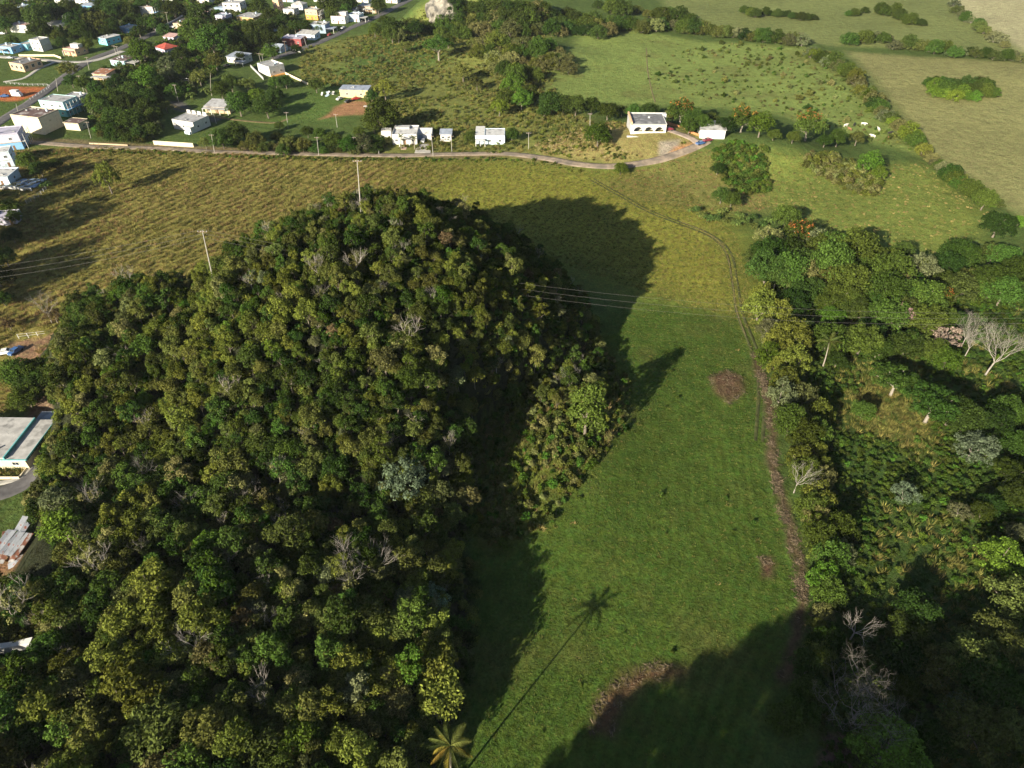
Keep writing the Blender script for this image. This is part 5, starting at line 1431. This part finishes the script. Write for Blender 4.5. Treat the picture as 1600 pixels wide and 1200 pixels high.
# ---------------------------------------------------------------- cattle
def cow_mesh(mat):
    bm = bmesh.new(); sk = bm.verts.layers.skin.verify() if hasattr(bm.verts.layers, "skin") else None
    def v(p, r):
        q = bm.verts.new(p); q[sk].radius = r; return q
    rump = v((-.75, 0, 1.05), (.30, .34)); belly = v((-.1, 0, .98), (.36, .40)); chest = v((.6, 0, 1.0), (.30, .36)); neck = v((1.0, 0, 1.12), (.17, .22)); poll = v((1.32, 0, 1.08), (.13, .15)); nose = v((1.62, 0, .80), (.09, .09))
    rump[sk].use_root = True
    for a, b in ((rump, belly), (belly, chest), (chest, neck), (neck, poll), (poll, nose)): bm.edges.new((a, b))
    for s in (-1, 1):
        h = v((-.82, s * .22, .78), (.16, .16)); k = v((-.92, s * .22, .48), (.075, .075)); f = v((-.86, s * .22, .0), (.055, .055))
        for a, b in ((rump, h), (h, k), (k, f)): bm.edges.new((a, b))
        h = v((.6, s * .2, .62), (.12, .12)); k = v((.62, s * .2, .38), (.07, .07)); f = v((.6, s * .2, .0), (.055, .055))
        for a, b in ((chest, h), (h, k), (k, f)): bm.edges.new((a, b))
        e = v((1.26, s * .26, 1.16), (.04, .05)); bm.edges.new((poll, e))
    t = v((-1.08, 0, 1.05), (.05, .05)); t2 = v((-1.15, 0, .55), (.03, .03)); bm.edges.new((rump, t)); bm.edges.new((t, t2))
    me = bpy.data.meshes.new("cow"); bm.to_mesh(me); bm.free()
    o = bpy.data.objects.new("cow_tmp", me); COL.objects.link(o)
    o.modifiers.new("skin", 'SKIN'); s = o.modifiers.new("sub", 'SUBSURF'); s.levels = 1
    dg = bpy.context.evaluated_depsgraph_get(); out = bpy.data.meshes.new_from_object(o.evaluated_get(dg))
    bpy.data.objects.remove(o)
    out.materials.clear(); out.materials.append(mat)
    return out
COWM = {k: cow_mesh(surface("hide_" + k, c, .9, .15, 1.5)) for k, c in {'white': (.72, .68, .60), 'black': (.03, .028, .026), 'brown': (.24, .13, .07)}.items()}
for px, py, k, rz, lb in ((1363, 215, 'white', 2.4, "white cow standing nearest to the hedge of the paddock"), (1321, 198, 'white', .4, "white cow grazing at the left of the herd"), (1334, 197, 'black', 1.0, "black cow at the left among the herd"), (1349, 196, 'white', -.6, "white cow grazing in the middle of the herd"),
                          (1372, 204, 'white', 1.6, "white cow seen end on in the paddock"), (1390, 210, 'black', .2, "black cow at the herd's right end"), (1388, 217, 'brown', .8, "brown cow below the black cow at the right end"), (1327, 204, 'brown', 2.0, "brown cow below the left end of the herd")):
    p = G(px, py); o = obj("cow", COWM[k], None, tuple(p), rz, None, lb, "cow", "cattle grazing in the paddock"); o.scale = (1.15,) * 3

# ---------------------------------------------------------------- limestone outcrop
def outcrop():
    rg = np.random.default_rng(12); bm = bmesh.new()
    bmesh.ops.create_icosphere(bm, subdivisions=5, radius=1.0)
    for v in bm.verts:
        x, y, z = v.co
        d = 1 + .35 * (fbm(np.array(x * 2.3 + 5), np.array(z * 2.3 + y), 3, 4) - .5) + .22 * (vnoise(np.array(x * 7), np.array(y * 7 + z * 3), 5) - .5)
        v.co = (x * d * 15, y * d * 11, z * d * 13)
    me = bpy.data.meshes.new("rock"); bm.to_mesh(me); bm.free()
    me.materials.append(surface("limestone", (.27, .25, .215), .95, .45, .22, bump=.5, stain=((.12, .115, .105), .16, .50)))
    p = G(694, 30); obj("limestone_cliff", me, None, (p[0] + 2, p[1] + 8, p[2] + 1.5), .3, None, "bare grey limestone cliff on the far wooded hummock", "cliff")
outcrop()

x, y, rg = VILLAGE_BRUSH
k = clear_of_buildings(x, y, 1.5); x, y = x[k], y[k]
scatter("village_undergrowth", "dark shrubs and garden plants filling the gaps between the village houses", P3(x, y), [shrub(820 + i, FM[m], 1.7, 1.8, 9, 44, .26) for i, m in enumerate(('dark', 'mid', 'dark', 'olive', 'mid', 'bright', 'grey'))], .7 + 1.0 * rg.random(len(x)), None, .1, 24)
# ---------------------------------------------------------------- trees outside the wooded hill, one by one
C_ = crown_at
K1 = dict(d='dense', m='round', b='brightround', o='loose', y='gold', g='greyish', l='limeround', s='silver', r='brownish', w='wide', k='khakiloose', t='tall', a='plantain', f='flame', p='pink')
VILLAGE = """8,15,14,d 28,12,9,o 60,25,16,d 62,44,14,d 85,20,14,d 105,12,12,d 112,28,12,d 128,46,12,m 150,30,19,o 134,68,10,m 90,54,9,y 118,47,9,m 175,15,13,d 195,12,13,d 205,30,11,d 226,33,10,d 245,10,10,d 270,12,13,d 238,37,8,m 172,42,11,d
222,80,17,b 226,118,17,b 300,47,18,m 331,62,21,m 310,24,15,d 305,70,10,l 281,82,11,d 260,97,14,g 262,112,12,g 335,92,14,o 104,104,14,o 110,124,10,d 130,128,12,d 150,138,11,d 148,155,14,m 185,130,14,d 166,131,8,y 205,142,14,d 230,150,13,d 176,178,15,d 206,187,18,d 226,167,15,d 190,202,13,d 245,197,10,g 216,207,11,d 310,117,13,o 322,140,9,a 298,148,9,a
372,160,17,m 400,145,13,l 415,163,17,d 430,148,11,d 446,127,9,d 390,45,12,d 410,42,13,d 430,36,12,d 420,60,13,d 395,62,13,d 371,74,11,d 358,57,15,d 345,40,11,d 446,46,11,d 460,40,9,d 424,81,11,m 463,75,8,d 376,88,8,d
510,8,13,d 530,10,11,d 500,41,7,d 545,6,11,d 405,6,11,m 585,46,9,m 610,40,13,d 635,36,11,o 600,30,9,d 622,55,10,k 493,132,10,d 40,250,13,m 60,260,13,d 86,256,9,d 70,286,9,a 15,322,12,m 22,338,10,m 18,368,11,d 5,400,16,d -8,430,18,d 4,300,8,a 2,465,12,m
345,213,16,d 368,208,16,d 398,217,13,o 432,212,9,d 450,223,12,o 472,223,12,o 436,196,6,d 520,216,13,m 545,224,13,b 566,221,14,g 588,218,11,d 500,208,9,m 583,196,10,m 597,178,24,m 601,140,14,y 580,149,9,d 320,222,9,o 480,205,8,m 560,205,9,m 800,210,9,m 735,213,9,d 12,505,9,r 20,30,10,d 76,47,9,d 140,57,9,d 166,50,9,d 122,22,10,d 200,62,8,o 216,46,9,d 256,46,9,d 20,64,8,m 160,8,11,d 220,8,11,d 350,50,11,d 442,28,9,d 475,40,9,m 420,22,10,d 520,20,10,d 540,16,9,m 590,8,10,d 60,66,7,o 96,66,8,d 5,38,10,d 285,100,12,d 250,130,11,d 272,140,12,m 240,178,12,d 258,165,9,o 160,165,12,d 172,152,12,m 195,160,14,d 215,148,13,d 235,200,12,d 180,205,11,m 165,195,12,d 345,140,12,m 360,128,12,d 385,130,11,o 430,128,9,m 350,120,9,a"""
for s in VILLAGE.split():
    a = s.split(','); C_(float(a[0]), float(a[1]), float(a[2]), K1[a[3]], "garden_tree", "garden tree", where="village")
MID = """684,67,20,w 723,110,14,o 745,128,10,o 700,62,10,d 612,52,12,d 650,42,12,d 632,70,9,o 800,130,15,b 815,154,14,b 792,150,14,m 826,146,12,m 780,165,13,l 806,115,14,m 862,160,16,d 880,160,15,d 900,163,14,d 925,164,12,m 950,171,13,m 990,172,10,m 1015,171,12,d 972,170,9,o 850,172,9,d 1052,178,12,o 935,208,17,b
1066,172,20,f 1086,184,14,m 1110,184,14,o 1135,192,14,d 1162,182,19,f 1190,192,18,l 1265,194,20,f 1290,218,10,m 1240,213,9,m 1310,216,11,m 1340,214,11,o 1078,195,12,m 1098,192,12,m 1210,208,9,m 1360,252,17,l 1375,270,10,l 970,262,9,b 1122,262,9,d"""
for s in MID.split():
    a = s.split(','); C_(float(a[0]), float(a[1]), float(a[2]), K1[a[3]], "meadow_tree", "tree", where="mid")
WOOD = """1128,304,12,d 1144,310,11,m 1230,336,17,m 1205,366,20,k 1182,398,18,o 1252,362,22,f 1280,376,22,g 1336,386,28,m 1298,410,28,m 1258,408,24,d 1216,428,22,d 1330,436,28,m 1392,424,28,m 1442,412,26,g 1386,456,26,m 1442,462,26,m 1300,492,18,l 1340,478,18,o 1362,510,20,d 1240,470,20,d 1415,490,20,p 1470,464,18,f 1482,522,22,p 1448,500,24,m 1480,560,18,b 1405,588,30,w 1462,628,34,w 1240,528,28,y 1204,512,18,g 1560,432,28,w 1525,430,22,o 1590,420,20,m 1592,345,11,l 1540,312,14,m 1562,348,20,d 1500,392,12,o 1420,532,18,m 1380,540,16,d
1526,694,28,s 1415,770,17,s 1592,690,20,m 1568,868,30,l 1590,828,16,g 1582,735,22,w 1388,1166,44,l 1530,1128,44,o 1498,1098,18,s 1585,1140,30,o 1460,1150,24,m 1325,535,14,m 1310,560,14,d 1575,770,14,d 1350,640,14,m"""
for s in WOOD.split():
    a = s.split(','); C_(float(a[0]), float(a[1]), float(a[2]), K1[a[3]], "wood_tree", "broadleaf tree", where="wood")
for px, py in ((1085, 326), (1096, 334), (1108, 340), (1122, 338), (1136, 342), (1150, 346), (1164, 344), (1178, 350), (1192, 348), (1204, 342), (1130, 328), (1156, 334), (1175, 338)):
    C_(px, py, 9, 'plantain', "plantain", "plantain", "clump of broad-leaved plantains in the row at the field's top end", group="row of plantains at the field's top end")

def line_trees(pts, step, rpx, kinds, name, cat, label, seed, jit=.25, group=None):
    """pts are crown pixels; trees at a spacing of step pixels along them"""
    rg = np.random.default_rng(seed); P = np.asarray(pts, float); out = []
    L_ = np.concatenate([[0], np.cumsum(np.linalg.norm(np.diff(P, axis=0), axis=1))])
    s = 0
    while s < L_[-1]:
        x, y = np.interp(s, L_, P[:, 0]), np.interp(s, L_, P[:, 1])
        q = float(np.interp(s, L_, [1.0] * len(P))); r = rpx * (.7 + .6 * rg.random())
        kd = K1[kinds[rg.integers(0, len(kinds))]]
        C_(x + rg.normal() * step * jit, y + rg.normal() * step * jit * .6, r, kd, name, cat, KIND_LOOK[kd] + " " + label, squash=1.4 if name == 'hedgerow_tree' else None, sink=1.7 if name in ('field_tree', 'hummock_tree', 'hedge_bush', 'hedgerow_tree') else 0.0, group=group or (KIND_LOOK[kd] + " " + label))
        s += step * (.8 + .4 * rg.random())
HEDGE = [(1192, 470), (1204, 515), (1214, 560), (1226, 610), (1240, 660), (1252, 720), (1264, 770), (1276, 820), (1288, 880), (1292, 940), (1285, 990)]
line_trees(HEDGE, 15, 17, "ymyllkgymo", "hedgerow_tree", "hedgerow tree", "in the hedgerow along the bare brown strip", 61, .35)
line_trees([(x + 22, y - 2) for x, y in HEDGE[2:9]], 22, 17, "mkgoym", "hedgerow_tree", "hedgerow tree", "on the east side of the long field hedgerow", 62, .3)
line_trees([(1268, 80), (1292, 92), (1318, 104), (1338, 120), (1352, 142), (1376, 166), (1400, 192)], 8, 11, "mokmylgdk", "field_tree", "field tree", "in the upper diagonal hedgerow by the tan field", 99)
line_trees([(1408, 198), (1432, 216), (1446, 236), (1474, 262), (1502, 284), (1530, 302), (1556, 318)], 8, 11, "mokmylgdk", "field_tree", "field tree", "in the lower diagonal hedgerow by the tan field", 63)
line_trees([(1005, 40), (1050, 38), (1100, 45), (1150, 50), (1200, 58), (1262, 62)], 7, 10, "mokmdgo", "field_tree", "field tree", "in the paddock's far hedgerow", 64)
line_trees([(1010, 22), (1050, 20), (1085, 32)], 9, 11, "mom", "field_tree", "field tree", "in the far grove behind the paddock's edge", 65)
line_trees([(1330, 62), (1365, 55), (1400, 66), (1440, 70), (1480, 78), (1540, 82), (1605, 92)], 10, 9, "omgkd", "field_tree", "field tree", "in the hedgerow at the tan field's far edge", 66)
line_trees([(1162, 16), (1190, 20), (1230, 23), (1284, 28)], 7, 6, "dmd", "field_tree", "field tree", "in the thin row across the far plain", 67)
line_trees([(1326, 20), (1352, 17)], 8, 6, "dm", "field_tree", "field tree", "in the small clump on the far plain", 68)
line_trees([(1372, 14), (1400, 18), (1420, 30), (1444, 34)], 7, 8, "dm", "field_tree", "field tree", "in the dark grove on the far plain", 69)
line_trees([(1490, 4), (1502, 22), (1524, 32), (1548, 52), (1580, 72)], 10, 9, "mgok", "field_tree", "field tree", "in the hedgerow running up to the top right", 70)
for k, (cx, cy, rx, ry) in enumerate(((1505, 128, 52, 10), (1508, 138, 48, 10))):
    line_trees([(cx - rx, cy), (cx + rx, cy + 4)], 10, 10, "dmd" if k == 0 else "dlm", "field_tree", "field tree", "in the island of trees on the tan field", 71 + k, .3)
line_trees([(1462, 142), (1500, 150), (1540, 148)], 14, 9, "ll", "field_tree", "field tree", "below the tan field's tree island", 74, .2)
for k, (a, b) in enumerate((((738, 62), (880, 78)), ((745, 78), (895, 92)), ((760, 94), (890, 104)), ((775, 106), (850, 118)))):
    line_trees([a, ((a[0] + b[0]) / 2, (a[1] + b[1]) / 2 - 3), b], 13, 11, "koykm", "hummock_tree", "hummock tree", ("in the back row of the paddock-side hummock", "in the second row of the paddock-side hummock", "in the third row of the paddock-side hummock", "in the front row of the paddock-side hummock")[k], 75 + k, .3)
for k, (a, b) in enumerate((((716, 12), (860, 12)), ((720, 26), (900, 24)), ((650, 40), (930, 38)), ((690, 48), (975, 48)), ((880, 30), (985, 34)), ((940, 8), (1000, 20)))):
    line_trees([a, ((a[0] + b[0]) / 2, (a[1] + b[1]) / 2 - 2), b], 13, 11, "domkd", "hummock_tree", "hummock tree", ("on the far hummock's top edge row", "on the far hummock's upper row", "in the grove below the limestone cliff", "along the far hummock's foot", "at the far hummock's right end", "at the top edge right of the hummock")[k], 80 + k, .35)
# the belt of wood east of the hedgerow: a continuous canopy
for k, (a, b) in enumerate((((1200, 385), (1480, 405)), ((1195, 415), (1500, 440)), ((1225, 448), (1480, 480)), ((1290, 480), (1520, 500)), ((1300, 525), (1480, 545)), ((1480, 395), (1605, 400)), ((1500, 445), (1605, 455)))):
    line_trees([a, b], 26, 20, "mdmodkm", "wood_tree", "broadleaf tree", ("in the top row of the eastern wood", "in the second row of the eastern wood", "in the third row of the eastern wood", "in the heart of the eastern wood", "at the eastern wood's south edge", "in the eastern wood's far corner", "by the eastern wood's right end")[k], 100 + k, .3)
line_trees([(1480, 640), (1560, 660), (1600, 640)], 30, 22, "mdo", "wood_tree", "broadleaf tree", "right of the wide tree by the sedge", 110, .3)
line_trees([(1500, 800), (1560, 790), (1610, 760)], 30, 20, "mdg", "wood_tree", "broadleaf tree", "above the lime tree at the right edge", 111, .3)
# dense small bushes closing the gaps between the village gardens
vil = [(-20, 60), (60, 12), (200, -10), (330, 0), (360, 30), (330, 110), (300, 160), (235, 215), (150, 205), (150, 160), (210, 130), (140, 60), (40, 40)]
line_trees([(345, 222), (372, 224), (402, 228), (440, 232), (480, 232), (520, 232), (560, 232), (590, 230)], 13, 8, "omdk", "hedge_bush", "bush", "in the hedge above the lane", 90, .3)
line_trees([(165, 210), (200, 214), (232, 212)], 12, 9, "dod", "hedge_bush", "bush", "left of the cream boundary wall", 91, .3)
line_trees([(20, 590), (40, 570), (62, 585), (30, 615), (10, 640)], 17, 17, "mdmo", "yard_tree", "yard tree", "behind the teal edged grey roofed building", 92, .3)
line_trees([(8, 920), (30, 940), (60, 930), (10, 970), (50, 980)], 24, 20, "mdo", "yard_tree", "yard tree", "between the rusty shack and the white topped wall", 93, .3)
line_trees([(8, 1060), (30, 1100), (10, 1150), (50, 1160)], 30, 26, "omd", "yard_tree", "yard tree", "at the bottom left corner below the white topped wall", 94, .3)
line_trees([(1270, 1010), (1262, 1060), (1250, 1110), (1240, 1160)], 24, 22, "mdm", "hedgerow_tree", "hedgerow tree", "in the shaded south end of the hedgerow", 95, .4)
line_trees([(1600, 950), (1560, 1000), (1480, 1030), (1590, 1080)], 40, 30, "dmo", "wood_tree", "broadleaf tree", "in the shade at the right edge", 96, .4)
line_trees([(1440, 960), (1420, 1040), (1400, 1090)], 40, 24, "dm", "wood_tree", "broadleaf tree", "in the shade right of the dead-branched tree", 97, .4)
# tall trees beyond the left edge whose shadows lie over the pasture
for X, Y in ((-216, 196), (-205, 208), (-214, 226), (-222, 182), (-196, 168), (-188, 158), (-222, 244), (-208, 188), (-200, 200)):
    tree("tall_tree", (X, Y, float(Hh(X, Y))), 'tall', 1.75 + .4 * random.random(), "tall tree", "tall narrow green tree standing at the pasture's left end", "tall trees at the pasture's left end")
# tall slender trees near the hill's right foot whose long shadows reach into the field
C_(918, 632, 25, 'tall', "slender_tree", "tree", "tall narrow green tree rising from the sunlit brush by the field")
# lone tree on the pasture
C_(168, 284, 17, 'gold', "lone_tree", "tree", "lone pale green tree on the ochre pasture", squash=1.5)
C_(82, 488, 15, 'brownish', "bare_tree", "tree", "half-bare brownish tree at the pasture's lower left end")
C_(628, 748, 30, 'silver', "pale_tree", "tree", "pale silvery tree with visible limbs on the hill's shaded flank")
C_(672, 940, 24, 'silver', "pale_tree", "tree", "pale silvery tree at the dark foot of the wooded hill")
C_(520, 500, 22, 'limeround', "bright_tree", "tree", "bright green tree standing out on the hill's main slope") if False else None

# dead and bare trees
BARK_GREY = surface('bark_grey', (.20, .18, .16), .95, .3, 2.0)
def bare(px, py, toppy, label, spread=.75, seed=1, depth=4, mat=None, name="dead_tree", leafk=None, lean=0.0, r=.26):
    p = G(px, py); lo, hi = 3, 24
    for _ in range(24):
        m = (lo + hi) / 2
        if proj(p[0], p[1], p[2] + m)[1] > toppy: lo = m
        else: hi = m
    h = lo; rg = np.random.default_rng(seed)
    root = thing(name, label, "tree", tuple(p))
    tr = MB(); tr.tube([(0, 0, -.8), (lean * .1, 0, h * .18), (lean * .3, 0, h * .36)], [r * 1.3, r, r * .85], 8); tr.build("trunk", mat or BARK_DEAD, root)
    br = MB(); n = 6
    for k in range(n):
        a = k * 6.283 / n + rg.random() * .7
        twigs(rg, (lean * .3, 0, h * .34), (math.cos(a) * spread + lean * .1, math.sin(a) * spread, .9), h * .30, r * .5, depth, br, spread * .8, 4)
    br.build("branches", mat or BARK_DEAD, root)
    if leafk:
        C, R = dome(rg, 34, h * .40, h * .45, h * .40, h * .09, fill=.2)
        obj("crown", crown_mesh("crown", rg, C, R, 26, .26, FM[leafk]), root)
    return root
bare(1538, 588, 524, "white bare dead tree leaning right in the wild ground", .62, 3, 5, lean=2.0, r=.22)
bare(1508, 556, 522, "smaller bare grey tree left of the white dead tree", .6, 4, 4, r=.13)
bare(1328, 1132, 1078, "large grey half-dead tree with drooping bare branches at the hedgerow's end", 1.7, 5, 5, mat=BARK_GREY, leafk='olive', r=.30)
bare(1328, 1000, 966, "dead white branches rising from the hedgerow", .7, 6, 3, r=.14)
bare(1500, 545, 498, "bare grey tree beside the pinkish trees", .6, 7, 4, r=.13)
bare(388, 790, 755, "small bare grey tree in a dark gap on the wooded hill", .7, 8, 3, r=.12)
bare(592, 905, 860, "bare grey tree in the hill's dark hollow, right one", .6, 9, 3, r=.12)
bare(545, 890, 850, "bare grey tree in the hill's dark hollow, left one", .6, 10, 3, r=.12)
bare(1240, 770, 728, "bare grey twigs standing in the hedgerow's middle", .7, 11, 3, r=.12)
bare(82, 505, 462, "leafless grey tree at the pasture's lower left end", .8, 12, 3, r=.15)
bare(1208, 455, 418, "pale dead trunk at the hedgerow's top end", .4, 13, 2, r=.2)

# palms
def palm(px, py, toppy, label, topx=None, n=18, L_=3.4, seed=1, yellow=True):
    p = G(px, py); lo, hi = 3, 24
    for _ in range(24):
        m = (lo + hi) / 2
        if proj(p[0], p[1], p[2] + m)[1] > toppy: lo = m
        else: hi = m
    h = lo; dx = 0
    if topx is not None:
        c = float(proj(p[0], p[1], p[2] + h)[2]); dx = (topx - float(proj(p[0], p[1], p[2] + h)[0])) * c / FPX
    root = thing("palm_tree", label, "palm", tuple(p))
    MB().tube([(0, 0, -.5), (dx * .2, 0, h * .35), (dx * .6, 0, h * .7), (dx, 0, h)], [.22, .16, .14, .13], 8).build("trunk", BARK_PALE, root)
    rg = np.random.default_rng(seed)
    def frond(droop, mat):
        q = MB(); pts = []
        for i in range(9):
            t = i / 8; pts.append(Vector((L_ * (t - .12 * droop * t * t), 0, L_ * (.42 * t - (.55 + .45 * droop) * t * t))))
        q.tube(pts, [.045 * (1 - .8 * i / 8) for i in range(9)], 4, False)
        for i in range(26):
            t = .1 + .88 * i / 25; k = min(7, int(t * 8)); f = t * 8 - k; b = pts[k].lerp(pts[k + 1], f)
            ll = L_ * .24 * math.sin(math.pi * (.12 + .82 * t)) + .12
            for s in (-1, 1):
                d = Vector((.55, s * .8, -.28 - .3 * droop)).normalized() * ll
                q.poly([b + Vector((-.05, 0, 0)), b + Vector((.06, 0, 0)), b + d])
        return q.mesh("frond", mat)
    G1 = foliage("leaf_palm", (.085, .105, .028)); G2 = foliage("leaf_palm_yellow", (.235, .185, .035))
    ms = [frond(.2, G1), frond(.6, G1), frond(1.0, G2 if yellow else G1)]
    for k in range(n):
        a = k * 2.39996; lev = k / n
        o = obj("frond", ms[min(2, int(lev * 3))], root, (dx, 0, h)); o.rotation_euler = (0, -.75 + 1.0 * lev, a)
    return root
palm(706, 1232, 1166, "tall coconut palm with yellowing lower fronds at the bottom of the field", 704, 18, 3.6, 3)
palm(1286, 572, 534, "slender palm standing alone in the shade east of the hedgerow", 1296, 16, 3.6, 4, False)
palm(331, 150, 112, "palm tree among the village gardens", 329, 16, 3.2, 5, False)
palm(627, 233, 213, "left small palm before the white roadside house", 626, 12, 1.9, 6, False)
palm(648, 233, 216, "right small palm before the white roadside house", 647, 12, 1.7, 7, False)
palm(806, 240, 222, "small palm on the bank right of the pale blue roadside house", 805, 10, 1.6, 8, False) if False else None

# ---------------------------------------------------------------- say where each queued tree stands
LANDMARK += [(*G(1090, 640)[:2], "the mown field", 12), (*G(1287, 560)[:2], "the lone slender palm", 4), (*G(1540, 580)[:2], "the white dead tree", 6), (*G(1328, 1120)[:2], "the half-dead grey tree", 8),
             (*G(1180, 205)[:2], "the orange blossomed trees", 10), (*G(1150, 345)[:2], "the plantain row", 8), (*G(694, 30)[:2], "the limestone cliff", 16), (*G(820, 130)[:2], "the green line of trees", 10)]
used = {}
for root, kind, where in TREE_QUEUE:
    x, y = root.location.x, root.location.y
    ds = sorted((math.hypot(x - l[0], y - l[1]) - l[3], l[2]) for l in LANDMARK)
    look = KIND_LOOK[kind]
    lb = None
    for d, w in ds[:4]:
        cand = look + (" beside " if d < 9 else " near ") + w
        if cand not in used and len(cand.split()) <= 16: lb = cand; break
    if lb is None:
        d, w = ds[0]; lb = look + (" beside " if d < 9 else " near ") + w
    used.setdefault(lb, []).append(root)
for lb, rs in used.items():
    for r in rs:
        r["label"] = lb
        r["group"] = "trees: " + lb if len(rs) > 1 else "trees standing singly about the land"

# ---------------------------------------------------------------- thin morning haze over the land
hm = bpy.data.materials.new("haze"); hm.use_nodes = True
hn, hl_ = hm.node_tree.nodes, hm.node_tree.links
for n in list(hn):
    if n.type != 'OUTPUT_MATERIAL': hn.remove(n)
pv = hn.new("ShaderNodeVolumePrincipled")
pv.inputs["Color"].default_value = (.80, .88, .97, 1); pv.inputs["Density"].default_value = 0.00005; pv.inputs["Anisotropy"].default_value = 0.2
hl_.new(pv.outputs[0], [n for n in hn if n.type == 'OUTPUT_MATERIAL'][0].inputs["Volume"])
MB().box(-4600, -400, -6, 4600, 5200, 124).build("haze", hm, None, kind="stuff", label="thin pale haze over the whole land")

# ---------------------------------------------------------------- likeness inside a row or stand: say which one it is
ORD = ["first", "second", "third", "fourth", "fifth", "sixth", "seventh", "eighth", "ninth", "tenth", "eleventh", "twelfth", "thirteenth", "fourteenth"]
same = {}
for o in list(COL.objects):
    if o.parent is None and o.get("label") and o.get("category"):
        same.setdefault(o["label"], []).append(o)
for lb, os_ in same.items():
    n = len(os_)
    if n < 2 or n > 14: continue
    P = [(proj(o.location.x, o.location.y, o.location.z + 2), o) for o in os_]
    xs = [float(p[0]) for p, o in P]; ys = [float(p[1]) for p, o in P]
    horiz = (max(xs) - min(xs)) >= (max(ys) - min(ys))
    P = sorted(P, key=lambda q: float(q[0][0] if horiz else q[0][1]))
    for k, (p, o) in enumerate(P):
        if n == 2: t = ("left one" if horiz else "upper one") if k == 0 else ("right one" if horiz else "lower one")
        else: t = ORD[k] + (" from left" if horiz else " from top")
        new = lb + ", " + t
        if len(new.split()) <= 16: o["label"] = new
